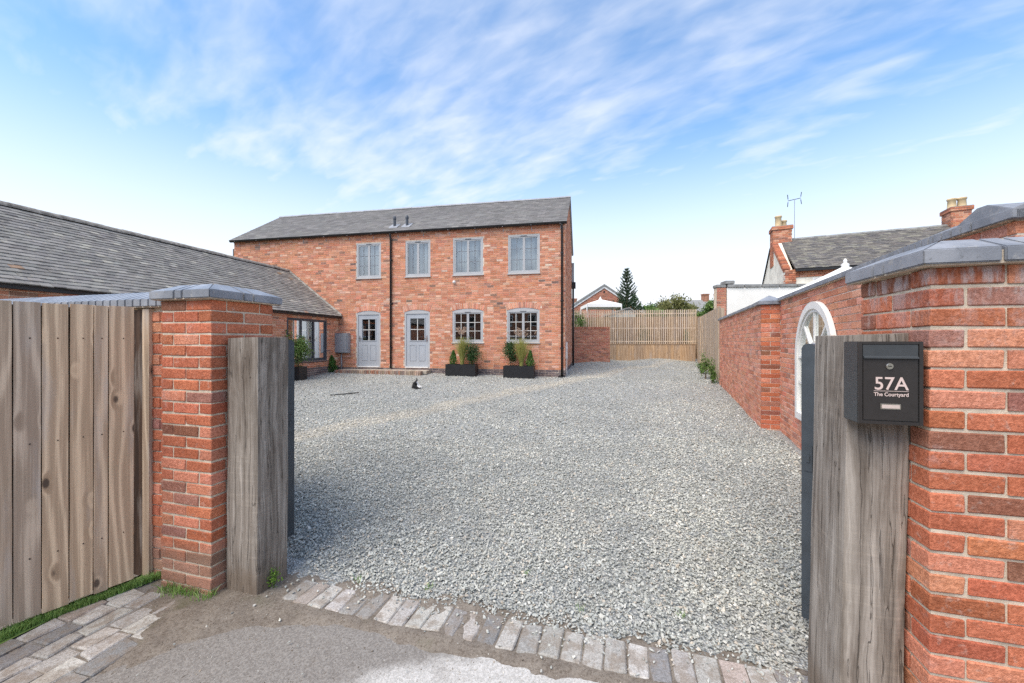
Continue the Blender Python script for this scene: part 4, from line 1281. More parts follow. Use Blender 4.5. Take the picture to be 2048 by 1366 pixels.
def voussoirs(P, F, s0, s1, z1, rise, pal, th=0.205):
    ws = s1 - s0; Rr = (ws * ws / 4 + rise * rise) / (2 * rise); zc = z1 - Rr; sm = (s0 + s1) / 2
    half = math.asin(ws / 2 / Rr)
    n = int(round(2 * half * (Rr + th / 2) / 0.075))
    for i in range(n):
        a = -half + 2 * half * (i + 0.5) / n
        rad = np.array([*(F.a * math.sin(a)), math.cos(a)]); tan = np.array([*(F.a * math.cos(a)), -math.sin(a)])
        c = np.array(F.p(sm + (Rr + th / 2) * math.sin(a), -0.03 + random.uniform(-0.002, 0.002), zc + (Rr + th / 2) * math.cos(a) + 0.004))
        P.add(c, np.column_stack([rad, np.array([*F.n, 0]), tan]), th, 0.06, 2 * half * Rr / n - 0.010, pick(pal))
    def op(z):
        if z < z1 - rise - 0.01 or z > zc + Rr + th: return None
        lim = ws / 2 * (z - zc) / (z1 - rise - zc)
        out = math.sqrt(max((Rr + th + 0.008) ** 2 - (z - zc) ** 2, 0))
        h = min(lim, out) + 0.006
        return (sm - h, sm + h)
    return op
def rect_op(s0, s1, z0, z1): return lambda z: (s0, s1) if z0 < z < z1 else None

def tile_slope(P, o, a, up, length, slope, w, gauge, tl, th, pal, lift=0.0, stagger=0.5, jit=0.003):
    o, a, up = np.array(o, float), np.array(a, float), np.array(up, float)
    a /= np.linalg.norm(a); up /= np.linalg.norm(up)
    nn = np.cross(a, up)
    if nn[2] < 0: nn = -nn
    rows = int(slope / gauge)
    for r in range(rows):
        x = -(w * stagger if r % 2 else 0)
        sag = 0
        while x < length:
            x0, x1 = max(x, 0), min(x + w - 0.003, length)
            if x1 - x0 > 0.03:
                u2 = up - nn * ((th * 1.25) / gauge) * 0.55
                u2 /= np.linalg.norm(u2); n2 = np.cross(a, u2); n2 = n2 if n2[2] > 0 else -n2
                c = o + a * ((x0 + x1) / 2) + up * (r * gauge + tl / 2 - 0.04 + random.uniform(-jit, jit)) + nn * (th * 0.9 + lift + random.uniform(-jit, jit) * 0.5)
                P.add(c, np.column_stack([a, u2, n2]), x1 - x0, tl, th, pick(pal))
            x += w
def ridge_tiles(parent, p0, p1, mat, r=0.11, unit=0.32, name='ridge_tile'):
    p0, p1 = Vector(p0), Vector(p1); d = (p1 - p0); L = d.length; d.normalize()
    side = d.cross(Vector((0, 0, 1))).normalized(); upv = side.cross(d)
    s = 0
    while s < L:
        e = min(s + unit - 0.004, L)
        mb = MB(); n = 8; vs = []
        rr = r * random.uniform(0.97, 1.03); dz = random.uniform(-0.006, 0.006)
        for q in (s, e):
            for rad in (rr, rr - 0.016):
                for i in range(n + 1):
                    a = math.pi * i / n
                    vs.append(p0 + d * q + side * (rad * math.cos(a)) + upv * (rad * math.sin(a) * 0.85 + dz - 0.05))
        k = n + 1; fs = []
        for i in range(n):
            fs += [(i, i + 1, 2 * k + i + 1, 2 * k + i), (k + i, 3 * k + i, 3 * k + i + 1, k + i + 1), (i, k + i, k + i + 1, i + 1), (2 * k + i, 2 * k + i + 1, 3 * k + i + 1, 3 * k + i)]
        mb.add(vs, fs); mb.build(name, mat, parent)
        s += unit

PAL_SLATE = [(4, (0.165, 0.157, 0.150)), (3, (0.178, 0.170, 0.162)), (2, (0.152, 0.145, 0.139)), (0.6, (0.20, 0.19, 0.178))]
PAL_OLD = [(4, (0.255, 0.243, 0.223)), (3, (0.23, 0.219, 0.203)), (2, (0.285, 0.27, 0.245)), (0.8, (0.19, 0.18, 0.168)), (0.35, (0.38, 0.36, 0.31)), (0.04, (0.34, 0.22, 0.15))]

HO, HA, HN = (1.784, 13.4), (-0.9812, 0.1930), (-0.1930, -0.9812)
FH = Fr(HO, HA, HN)
LH, DH, ZE, ZR = 13.15, 5.0, 5.70, 7.36
house = thing('brick_house', 'two storey red brick house with grey slate roof and blue grey doors', 'house', (*FH.p(6, -2.5, 0)[:2], 0.4))
WINS = [(6.75, 7.75, 4.00, 5.29, 2, 3), (4.81, 5.78, 4.00, 5.29, 2, 1), (2.85, 3.96, 4.00, 5.30, 2, 3), (0.85, 1.96, 3.99, 5.31, 2, 3)]
DOORS = [(6.77, 7.75, 0.70, 2.78), (4.83, 5.82, 0.70, 2.79)]
LOWS = [(2.85, 3.98, 1.61, 2.80), (0.86, 2.00, 1.61, 2.80)]
RISE = 0.085
rects = [w[:4] for w in WINS] + [(a, b, c, d) for a, b, c, d in DOORS + LOWS]
mb = MB(); wall_core(mb, FH, 0, LH, 0.2, ZE, rects, -0.30, -0.007)
mb.box(FH, 0, LH, -DH, -DH + 0.28, 0.2, ZE)
mb.box(FH, 0.008, 0.30, -DH + 0.281, -0.301, 0.2, ZE); mb.box(FH, LH - 0.3, LH, -DH + 0.281, -0.301, 0.2, ZE)
mb.box(FH, 0.31, LH - 0.31, -DH + 0.3, -0.31, 3.05, 3.30)
FX = Fr(HO, (-HN[0], -HN[1]), (-HA[0], -HA[1]))        # right gable, s goes back, d outward
for F_, q in ((FX, 0.0),):
    mb.prism(F_, [(0.0, ZE), (DH, ZE), (DH / 2, ZR - 0.04)], -0.30, -0.008)
    mb.prism(F_, [(0.0, ZE), (DH, ZE), (DH / 2, ZR - 0.04)], -LH, -LH + 0.3)
mb.build('wall', M['hmortar'], house)
P = Pieces('brick', house, M['hbrick'], M['hbrick_a'], 300, vis=lambda fx, fz, c: fx > -0.40 and (c[2] > 2.4 or fx > -0.38))
ops = [rect_op(*w[:4]) for w in WINS]
for a, b, c, d in DOORS + LOWS:
    ops.append(rect_op(a, b, c, d - RISE)); ops.append(voussoirs(P, FH, a, b, d, RISE, PAL_WALL))
zb = ZE - 72 * 0.075
brick_run(P, FH, 0, LH, zb, ZE, PAL_HOUSE, ops, headers=0.10, jd=0.003, low=(0.70, PAL_BLUE))
brick_run(P, FX, 0.0, DH, zb, ZE, PAL_HOUSE, (), headers=0.10, jd=0.003, low=(0.70, PAL_BLUE))
for i in range(22):
    z = ZE + 0.075 * i; h = (ZR - 0.06 - z - 0.075) / (ZR - ZE) * DH / 2
    if h > 0.1: brick_run(P, FX, DH / 2 - h, DH / 2 + h, z, z + 0.075, PAL_HOUSE, (), first=i)
# dentil course under the gutter
brick_run(P, FH, 0, LH, ZE - 0.15, ZE - 0.075, PAL_HOUSE, d=0.022, depth=0.03)
P.finish()
for k, w in enumerate(WINS):
    window(FH, house, w[0], w[1], w[2], w[3], w[4], w[5], bar='bar_d', blind='blind')
for w in LOWS: window(FH, house, *w, 2, 3, rise=RISE, glass='glass_l')
for k, (a, b, c, d) in enumerate(DOORS):
    do, (x0, x1, dd) = door(FH, house, a, b, c, d, RISE)
    hx = (x1 - 0.055) if k == 0 else (x0 + 0.055)
    sg = -1 if k == 0 else 1
    mb = MB(); mb.box(FH, hx - 0.016, hx + 0.016, dd + 0.0005, dd + 0.010, c + 0.93, c + 1.15); mb.box(FH, min(hx, hx + sg * 0.11), max(hx, hx + sg * 0.11), dd + 0.04, dd + 0.056, c + 1.05, c + 1.07); mb.box(FH, hx - 0.009, hx + 0.009, dd + 0.010, dd + 0.05, c + 1.05, c + 1.07)
    mb.build('handle', M['chrome'], do)
mb = MB(); mb.box(FH, 0.4, 8.0, -2.2, -2.15, 0.7, 3.04); mb.build('room_shade_sheet', M['dark_in'], house)  # sheet behind the panes; the room's darkness is put into its colour
# roof
def h3(s, d, z): return np.array(FH.p(s, d, z))
OV = 0.13
slope_v = h3(0, -DH / 2, ZR) - h3(0, OV, ZE - 0.05)
SL = np.linalg.norm(slope_v)
mb = MB()
for sgn in (1, -1):
    e0 = (OV, ZE - 0.05) if sgn > 0 else (-DH - OV, ZE - 0.05)
    mb.profile(FH, [e0, (-DH / 2, ZR), (-DH / 2, ZR - 0.05), (e0[0], e0[1] - 0.05)], -0.06, LH + 0.06)
roof = mb.build('roof', M['lead'], house)
P = Pieces('tile', roof, M['tile'], M['tile_a'], 300, ch=0.002)
tile_slope(P, h3(-0.07, OV, ZE - 0.045), [*HA, 0], slope_v, LH + 0.14, SL + 0.03, 0.27, 0.17, 0.27, 0.011, PAL_SLATE)
tile_slope(P, h3(-0.07, -DH - OV, ZE - 0.045), [*HA, 0], h3(0, -DH / 2, ZR) - h3(0, -DH - OV, ZE - 0.05), LH + 0.14, SL + 0.03, 0.27, 0.17, 0.27, 0.011, PAL_SLATE)
P.finish()
ridge_tiles(roof, h3(-0.07, -DH / 2, ZR + 0.03), h3(LH + 0.07, -DH / 2, ZR + 0.03), M['lead'], 0.10, 0.45)
for s in (6.36, 5.86):
    p0 = h3(s, -0.30, ZE + 0.20)
    mb = MB(); mb.lathe(p0, [(0.05, -0.1), (0.05, 0.30), (0.06, 0.305), (0.06, 0.37), (0.045, 0.42), (0.02, 0.44)], 14); mb.build('vent_pipe', M['anth'], roof, smooth=False)
    mb = MB(); q = [h3(s + x, -0.30 + y, 0) for x, y in ((-0.17, -0.17), (0.17, -0.17), (0.17, 0.17), (-0.17, 0.17))]
    kk = (ZR - ZE + 0.05) / (DH / 2 + OV)
    vs = [(*v[:2], ZE - 0.05 + kk * (OV + 0.30 - y) + 0.045) for v, y in zip(q, (-0.17, -0.17, 0.17, 0.17))]
    mb.add(vs + [(x, y, z - 0.02) for x, y, z in vs], [(0, 1, 2, 3), (7, 6, 5, 4), (0, 4, 5, 1), (1, 5, 6, 2), (2, 6, 7, 3), (3, 7, 4, 0)]); mb.build('lead_slate', M['lead'], roof)
# gutter with rise and fall brackets, downpipes
mb = MB(); n = 8
for s0, s1 in ((-0.07, LH + 0.07),):
    vs = []
    for q in (s0, s1):
        for rad in (0.072, 0.064):
            for i in range(n + 1):
                a = math.pi * i / n
                vs.append(FH.p(q, OV - 0.025 + rad * math.cos(a), ZE - 0.055 - rad * math.sin(a)))
    k = n + 1; fs = []
    for i in range(n): fs += [(i, i + 1, 2 * k + i + 1, 2 * k + i), (k + i, 3 * k + i, 3 * k + i + 1, k + i + 1), (i, k + i, k + i + 1, i + 1), (2 * k + i, 2 * k + i + 1, 3 * k + i + 1, 3 * k + i)]
    fs += [(0, 2 * k, 3 * k, k), (n, k + n, 3 * k + n, 2 * k + n)]
    mb.add(vs, fs)
gut = mb.build('gutter', M['black'], house)
for i in range(14):
    s = 0.15 + i * 0.985
    mb = MB(); mb.box(FH, s - 0.006, s + 0.006, 0.001, 0.013, ZE - 0.27, ZE - 0.05); mb.box(FH, s - 0.013, s + 0.013, OV - 0.088, OV + 0.04, ZE - 0.124, ZE - 0.116); mb.build('bracket', M['steel'], gut)
for s, zbot in ((6.33, 0.66), (0.10, 0.46)):
    mb = MB(); x = s
    pts = [FH.p(x, OV - 0.02, ZE - 0.11), FH.p(x, OV - 0.02, ZE - 0.17), FH.p(x, 0.055, ZE - 0.30), FH.p(x, 0.055, zbot)]
    mb.tube(pts, 0.036, 10); dp = mb.build('downpipe', M['black'], house, smooth=True)
    for z in (1.4, 3.0, 4.6):
        mb = MB(); mb.box(FH, x - 0.055, x + 0.055, 0.002, 0.030, z, z + 0.04); mb.tube([FH.p(x, 0.055, z - 0.01), FH.p(x, 0.055, z + 0.05)], 0.043, 10); mb.build('clip', M['black'], dp)
mb = MB(); mb.box(FH, 0.0, 0.22, 0.02, 0.16, 0.42, 0.475); mb.build('drain_gully', M['black'], house)
# right gable: rear downpipe, hopper, white cable trunking
mb = MB(); mb.tube([FX.p(4.8, 0.07, 4.1), FX.p(4.8, 0.07, 0.56)], 0.045, 10); rp = mb.build('downpipe', M['black'], house, smooth=True)
mb = MB(); mb.box(FX, 4.66, 4.94, 0.01, 0.18, 4.05, 4.32); mb.build('hopper', M['black'], rp)
mb = MB(); mb.box(FX, 4.75, 4.85, 0.01, 0.11, 4.32, 5.2); mb.build('pipe_boxing', M['lead'], rp)
mb = MB(); mb.box(FX, 0.35, 0.47, 0.002, 0.06, 1.05, 1.62); mb.build('cable_box', M['white_p'], house)
mb = MB(); mb.tube([FX.p(0.41, 0.03, 1.06), FX.p(0.41, 0.03, 0.42)], 0.02, 8); mb.build('conduit', M['white_p'], house)
# far left rear downpipe stub
mb = MB(); mb.tube([FH.p(LH + 0.06, -0.05, ZE - 0.35), FH.p(LH + 0.06, -0.05, 3.9)], 0.04, 8); mb.build('downpipe', M['black'], house, smooth=True)

# --- doorstep of brick on edge and slabs
t = thing('doorstep', 'long shallow brick edged stone doorstep below the two doors', 'doorstep', (*FH.p(6.5, 0.4, 0)[:2], 0.5))
M['slab'] = plain('worn_sandstone_slab', (0.40, 0.35, 0.285), 0.9, 0.1, 0, 0.25, 5, 0.4)
s = 4.78
while s < 8.2:
    e = min(s + 0.57, 8.25)
    mb = MB(); mb.prism(FH, [(s, 0.50), (e - 0.01, 0.50), (e - 0.01, 0.618), (s, 0.618)], 0.004, 0.42 + 0.004); mb.build('slab', M['slab'], t, bevel=0.004); s = e
PAL_STEP = [(3, (0.30, 0.215, 0.165)), (2, (0.22, 0.165, 0.135)), (2, (0.38, 0.29, 0.22)), (1, (0.34, 0.17, 0.11))]
P = Pieces('brick', t, M['hbrick'], M['hbrick_a'], 300)
s = 4.95
while s < 8.25:
    P.add(FH.p(s, 0.425 + 0.105, 0.535), frame_rot(FH), 0.065, 0.205, 0.15, pick(PAL_STEP)); s += 0.0755
P.finish()

# --- wall things
t = thing('meter_box', 'grey steel meter cabinet with a conduit beside the first door', 'meter box', (*FH.p(8.26, 0.1, 0)[:2], 0.55))
M['mgrey'] = plain('mid_grey_paint', (0.285, 0.295, 0.315), 0.5, 0.4, 0, 0.06, 5)
mb = MB(); mb.box(FH, 7.99, 8.53, 0.004, 0.20, 1.21, 1.95); bd = mb.build('cabinet', M['mgrey'], t, bevel=0.012)
mb = MB(); mb.box(FH, 8.015, 8.505, 0.2005, 0.212, 1.235, 1.925); mb.build('cabinet_door', M['mgrey'], t, bevel=0.006)
mb = MB(); mb.tube([FH.p(8.33, 0.06, 1.21), FH.p(8.33, 0.06, 0.5)], 0.027, 10); mb.build('conduit', M['mgrey'], t, smooth=True)
t = thing('sensor_light', 'small white dome sensor on the brickwork between storeys', 'sensor', FH.p(3.90, 0.0, 3.73))
mb = MB(); mb.lathe(FH.p(3.90, 0.045, 3.70), [(0.03, 0.0), (0.055, 0.02), (0.06, 0.05), (0.045, 0.085), (0.02, 0.1)], 14); mb.build('dome', M['white_p'], t, smooth=True)
disc(FH, 3.90, 3.74, 0.05, 0.003, 0.03).build('base', M['white_p'], t)

# ================================================================== BARN WING
FBn = Fr((-6.56, 15.04), (-0.1930, -0.9812), (0.9812, -0.1930))
LB = 12.6; ZBE, ZBR, RUN = 2.62, 4.36, 2.17
barn = thing('barn', 'long single storey brick barn with old tiled roof and dark framed window', 'barn', (*FBn.p(5, -2.1, 0)[:2], 0.2))
bw_ = (0.66, 2.60, 0.97, 2.42)
mb = MB(); wall_core(mb, FBn, -0.0, LB, -0.1, ZBE, [bw_], -0.30, -0.007)
mb.box(FBn, 0.0, LB, -2 * RUN, -2 * RUN + 0.3, -0.1, ZBE); mb.box(FBn, LB - 0.3, LB - 0.01, -2 * RUN + 0.3, -0.3, -0.1, ZBE)
mb.prism(Fr(FBn.p(LB, 0, 0)[:2], -FBn.n, FBn.a), [(0, ZBE), (2 * RUN, ZBE), (RUN, ZBR - 0.05)], -0.3, -0.01)
mb.build('wall', M['hmortar'], barn)
P = Pieces('brick', barn, M['hbrick'], M['hbrick_a'], 300, vis=lambda fx, fz, c: (-0.62 < fx < -0.42) or (fx < -0.95 and fz > 0.06))
brick_run(P, FBn, 0, LB, ZBE - 36 * 0.075, ZBE, PAL_HOUSE, [rect_op(*bw_)], headers=0.2, jd=0.003, low=(0.72, PAL_BLUE))
P.finish()
window(FBn, barn, *bw_, 2, 1, fm='anth', bar='barw', glass='glass', blind=None, sashes=3)
mb = MB()
for a, b in ((0.70, 0.80), (1.02, 1.10), (1.30, 1.46), (1.72, 1.78), (1.98, 2.12), (2.4, 2.55)):
    mb.box(FBn, a, b, -0.24, -0.22, 1.0, 2.40)
mb.build('curtain', M['curtain'], barn)
def b3(s, d, z): return np.array(FBn.p(s, d, z))
OB = 0.14
kB = (ZBR - ZBE) / RUN
e_z = ZBE - kB * 0.0 - 0.02
sv = b3(0, -RUN, ZBR) - b3(0, OB, e_z - 0.02); SB = np.linalg.norm(sv)
mb = MB()
mb.profile(FBn, [(OB, e_z - 0.02), (-RUN, ZBR), (-RUN, ZBR - 0.06), (OB, e_z - 0.05)], 0.0, LB + 0.05)
mb.profile(FBn, [(-2 * RUN - OB, e_z - 0.02), (-RUN, ZBR), (-RUN, ZBR - 0.06), (-2 * RUN - OB, e_z - 0.05)], 0.0, LB + 0.05)
broof = mb.build('roof', M['black'], barn)
P = Pieces('tile', broof, M['otile'], M['otile_a'], 300, ch=0.002, jit=0.0016, nvar=6)
tile_slope(P, b3(0.0, OB, e_z - 0.015), [*FBn.a, 0], sv, LB + 0.06, SB + 0.02, 0.168, 0.118, 0.22, 0.021, PAL_OLD, jit=0.006)
P.finish()
M['ridge'] = plain('mortared_ridge_clay', (0.30, 0.275, 0.24), 0.95, 0.1, 0, 0.35, 9, 0.5)
ridge_tiles(broof, b3(0.0, -RUN, ZBR + 0.03), b3(LB, -RUN, ZBR + 0.03), M['ridge'], 0.125, 0.40)
# mortar fillet where the barn roof meets the house
mb = MB(); mb.tube([b3(0.03, OB, e_z + 0.03), b3(0.03, -RUN, ZBR + 0.05)], 0.05, 6); mb.build('mortar_fillet', M['ridge'], broof)
mb = MB(); mb.profile(FBn, [(OB + 0.01, e_z - 0.055), (OB + 0.01, e_z - 0.10), (OB - 0.10, e_z - 0.10), (OB - 0.10, e_z - 0.055)], 0.0, LB); mb.build('eaves_board', M['black'], barn)

# ================================================================== PLANTS AND SMALL THINGS IN THE YARD
M['leaf_d'] = leaf_mat('dark_evergreen_leaf', (0.022, 0.060, 0.020), (0.075, 0.15, 0.045))
M['leaf_b'] = leaf_mat('bright_box_leaf', (0.035, 0.105, 0.018), (0.13, 0.26, 0.05))
M['leaf_m'] = leaf_mat('mid_green_leaf', (0.075, 0.15, 0.035), (0.23, 0.33, 0.09))
M['leaf_o'] = leaf_mat('olive_leaf', (0.12, 0.135, 0.045), (0.30, 0.29, 0.11))
M['leaf_g'] = leaf_mat('ornamental_grass', (0.24, 0.27, 0.06), (0.50, 0.46, 0.16))
M['plume'] = leaf_mat('grass_plume', (0.42, 0.30, 0.22), (0.58, 0.46, 0.36))
M['bark'] = plain('brown_bark', (0.13, 0.095, 0.065), 0.95, 0.1, 0, 0.3, 14, 0.6)
M['soil'] = plain('potting_soil', (0.045, 0.032, 0.022), 0.95)

def leaves(name, pts, size, mat, parent=None, normals=None, bright=None):
    """small folded leaves, each a pair of triangles either side of a midrib"""
    n = len(pts)
    d = rng.normal(0, 1, (n, 3)); d[:, 2] += 0.25
    if normals is not None: d = d * 0.75 + normals * 1.0
    d /= np.linalg.norm(d, axis=1)[:, None]
    t = rng.normal(0, 1, (n, 3)); t -= (t * d).sum(1)[:, None] * d; t /= np.linalg.norm(t, axis=1)[:, None]
    b = np.cross(d, t)
    s = size * rng.uniform(0.6, 1.35, n)[:, None]
    p0 = pts - t * s; p1 = pts + t * s
    q0 = pts + b * s * 0.5 + d * s * 0.22; q1 = pts - b * s * 0.5 + d * s * 0.22
    v = np.stack([p0, q0, p1, q1], 1).reshape(-1, 3)
    k = (np.arange(n) * 4)[:, None]
    f = np.concatenate([k + np.array([[0, 2, 1]]), k + np.array([[0, 3, 2]])])
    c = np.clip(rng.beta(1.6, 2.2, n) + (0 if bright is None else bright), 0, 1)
    c = np.repeat(c, 4)
    return np_mesh(name, v, f, mat, parent, np.stack([c, c, c], -1))
def cone_shrub(t, base, r, h, mat, n, size, top=0.15, name='foliage'):
    """dense clipped cone: leaves in a shell with lumps and gaps"""
    z = rng.uniform(0, 1, n) ** 0.9; a = rng.uniform(0, 2 * np.pi, n)
    prof = r * np.clip(np.minimum(1.0, 0.55 + z * 2.4) * (1 - (1 - top) * np.clip((z - 0.15) / 0.85, 0, 1) ** 1.25), 0.02, None)
    lump = 1 + 0.16 * np.sin(a * 3 + z * 9) + 0.12 * np.sin(a * 7 - z * 17)
    rad = prof * lump * np.sqrt(rng.uniform(0.35, 1, n))
    p = np.stack([base[0] + rad * np.cos(a), base[1] + rad * np.sin(a), base[2] + z * h], -1)
    nm = np.stack([np.cos(a), np.sin(a), np.full(n, 0.5)], -1)
    return leaves(name, p, size, mat, t, nm)
def loose_bush(t, base, r, h, mat, n, size, clumps=9, name='foliage'):
    cs = np.stack([rng.normal(0, r * 0.45, clumps), rng.normal(0, r * 0.45, clumps), rng.uniform(0.25, 0.9, clumps) * h], -1)
    k = rng.integers(0, clumps, n)
    p = cs[k] + rng.normal(0, 1, (n, 3)) * np.array([r * 0.30, r * 0.30, h * 0.13])
    p[:, 2] = np.abs(p[:, 2])
    return leaves(name, p + np.array(base), size, mat, t)
def planter(label, s0, s1, d0, d1, z0, z1, F=FH):
    t = thing('planter', label, 'planter', F.p((s0 + s1) / 2, (d0 + d1) / 2, z0))
    mb = MB(); w = 0.025
    mb.box(F, s0, s1, d0, d0 + w, z0, z1); mb.box(F, s0, s1, d1 - w, d1, z0, z1); mb.box(F, s0, s0 + w, d0 + w, d1 - w, z0, z1 - 0.0005); mb.box(F, s1 - w, s1, d0 + w, d1 - w, z0, z1 - 0.0005)
    mb.build('trough', M['black'], t)
    mb = MB(); mb.box(F, s0 + w, s1 - w, d0 + w, d1 - w, z0, z1 - 0.03); mb.build('soil', M['soil'], t)
    return t
def grass_tuft(label, base, h, seed, spread=0.2):
    t = thing('ornamental_grass', label, 'grass plant', base)
    r = np.random.default_rng(seed)
    n = 620
    a = r.uniform(0, 2 * np.pi, n); l = np.abs(r.normal(0, spread, n)); hh = h * r.uniform(0.55, 1.0, n)
    segs = 5
    V, F_, C = [], [], []
    for i in range(n):
        b0 = np.array(base) + np.array([math.cos(a[i]), math.sin(a[i]), 0]) * r.uniform(0, 0.06)
        pr = []
        for j in range(segs + 1):
            f = j / segs
            pr.append(b0 + np.array([math.cos(a[i]) * l[i] * f ** 2, math.sin(a[i]) * l[i] * f ** 2, hh[i] * (f - 0.12 * f ** 3)]))
        sd = np.array([-math.sin(a[i]), math.cos(a[i]), 0]); sd = np.array([1.0, 0.2, 0]) if r.random() < 0.5 else sd
        k = len(V)
        for j, q in enumerate(pr):
            w = 0.005 * (1 - j / segs * 0.8)
            V += [q - sd * w, q + sd * w]; C += [[r.uniform(0, 1)] * 3] * 2
        for j in range(segs): F_.append([k + 2 * j, k + 2 * j + 1, k + 2 * j + 3, k + 2 * j + 2])
    o = np_mesh('blades', np.array(V), np.array(F_), M['leaf_g'], t, np.array(C)); o['kind'] = 'stuff'
    tp = []
    for i in range(16):
        aa = r.uniform(0, 2 * np.pi); ll = abs(r.normal(0, spread * 0.75)) + 0.03
        c = np.array(base) + np.array([math.cos(aa) * ll, math.sin(aa) * ll, h * r.uniform(0.88, 1.08)])
        f = r.uniform(0, 1, 45)
        tp.append(c + np.stack([r.normal(0, 0.018, 45) + math.cos(aa) * 0.07 * f, r.normal(0, 0.018, 45) + math.sin(aa) * 0.07 * f, f * 0.16 - 0.05 * f * f], -1))
    leaves('plumes', np.concatenate(tp), 0.016, M['plume'], t)
    return t
def shrub(name, label, base, kind, *a, **k):
    t = thing(name, label, 'shrub', base)
    kind(t, base, *a, **k)
    r, h = a[0], a[1]
    mb = MB(); b = Vector(base)
    mb.tube([b + Vector((0, 0, -0.02)), b + Vector((0.01, 0, h * 0.35)), b + Vector((0, 0.01, h * 0.7))], [0.02, 0.015, 0.006], 6)
    for i in range(5):
        an = i * 1.3; z = h * (0.2 + 0.1 * i)
        mb.tube([b + Vector((0.005, 0, z)), b + Vector((math.cos(an) * r * 0.6, math.sin(an) * r * 0.6, z + h * 0.12))], [0.009, 0.004], 5)
    mb.build('stem', M['bark'], t)
    return t
zp1 = gz(*FH.p(3.5, 0.5, 0)[:2]) - 0.005; zp2 = gz(*FH.p(1.5, 0.5, 0)[:2]) - 0.005
planter('black rectangular planter trough under the window next to the second door', 2.96, 4.02, 0.22, 0.60, zp1, zp1 + 0.40)
planter('black rectangular planter trough under the window by the corner downpipe', 0.98, 2.00, 0.22, 0.60, zp2, zp2 + 0.40)
def fp3(s, d, z): return tuple(FH.p(s, d, z))
shrub('box_cone', 'small bright green cone shrub in the trough nearer the doors', fp3(3.80, 0.41, zp1 + 0.37), cone_shrub, 0.15, 0.50, M['leaf_b'], 1500, 0.020)
grass_tuft('tall straw coloured ornamental grass in the trough nearer the doors', fp3(3.48, 0.40, zp1 + 0.37), 1.12, 5, 0.20)
shrub('evergreen_shrub', 'dark evergreen shrub in the trough nearer the doors', fp3(3.16, 0.41, zp1 + 0.37), loose_bush, 0.22, 0.76, M['leaf_d'], 2000, 0.026, clumps=14)
shrub('evergreen_shrub', 'dark evergreen shrub in the trough by the corner downpipe', fp3(1.78, 0.41, zp2 + 0.37), loose_bush, 0.23, 0.80, M['leaf_d'], 2000, 0.026, clumps=14)
grass_tuft('tall green ornamental grass in the trough by the corner downpipe', fp3(1.42, 0.40, zp2 + 0.37), 1.12, 8, 0.26)
shrub('box_cone', 'small bright green cone shrub in the trough by the corner downpipe', fp3(1.12, 0.41, zp2 + 0.37), cone_shrub, 0.15, 0.54, M['leaf_b'], 1500, 0.020)
q = FH.p(8.52, 0.42, 0); shrub('box_cone', 'bright green cone shrub on the gravel below the meter cabinet', (q[0], q[1], gz(*q[:2])), cone_shrub, 0.24, 0.62, M['leaf_b'], 2600, 0.022)
q = FBn.p(2.62, 0.42, 0); zq = gz(*q[:2]) - 0.01
planter('tall black planter box beside the dark framed barn window', 2.44, 2.80, 0.24, 0.60, zq, zq + 0.42, FBn)
shrub('bay_shrub', 'leafy upright shrub in the tall planter beside the barn window', (q[0], q[1], zq + 0.40), loose_bush, 0.26, 1.0, M['leaf_m'], 2600, 0.03, clumps=16)

# --- black hose end / strip lying in the gravel
mb = MB(); pts = []
for i in range(12):
    f = i / 11; x = -4.35 + 0.52 * f; y = 9.55 + 0.40 * f * f
    pts.append((x, y, gz(x, y) + 0.012 + 0.012 * math.sin(f * 3)))
mb.tube(pts, 0.012, 8); o = mb.build('hose', M['black'], smooth=True)
tag(o, 'short curved black hose end lying on the gravel before the first door', 'hose')

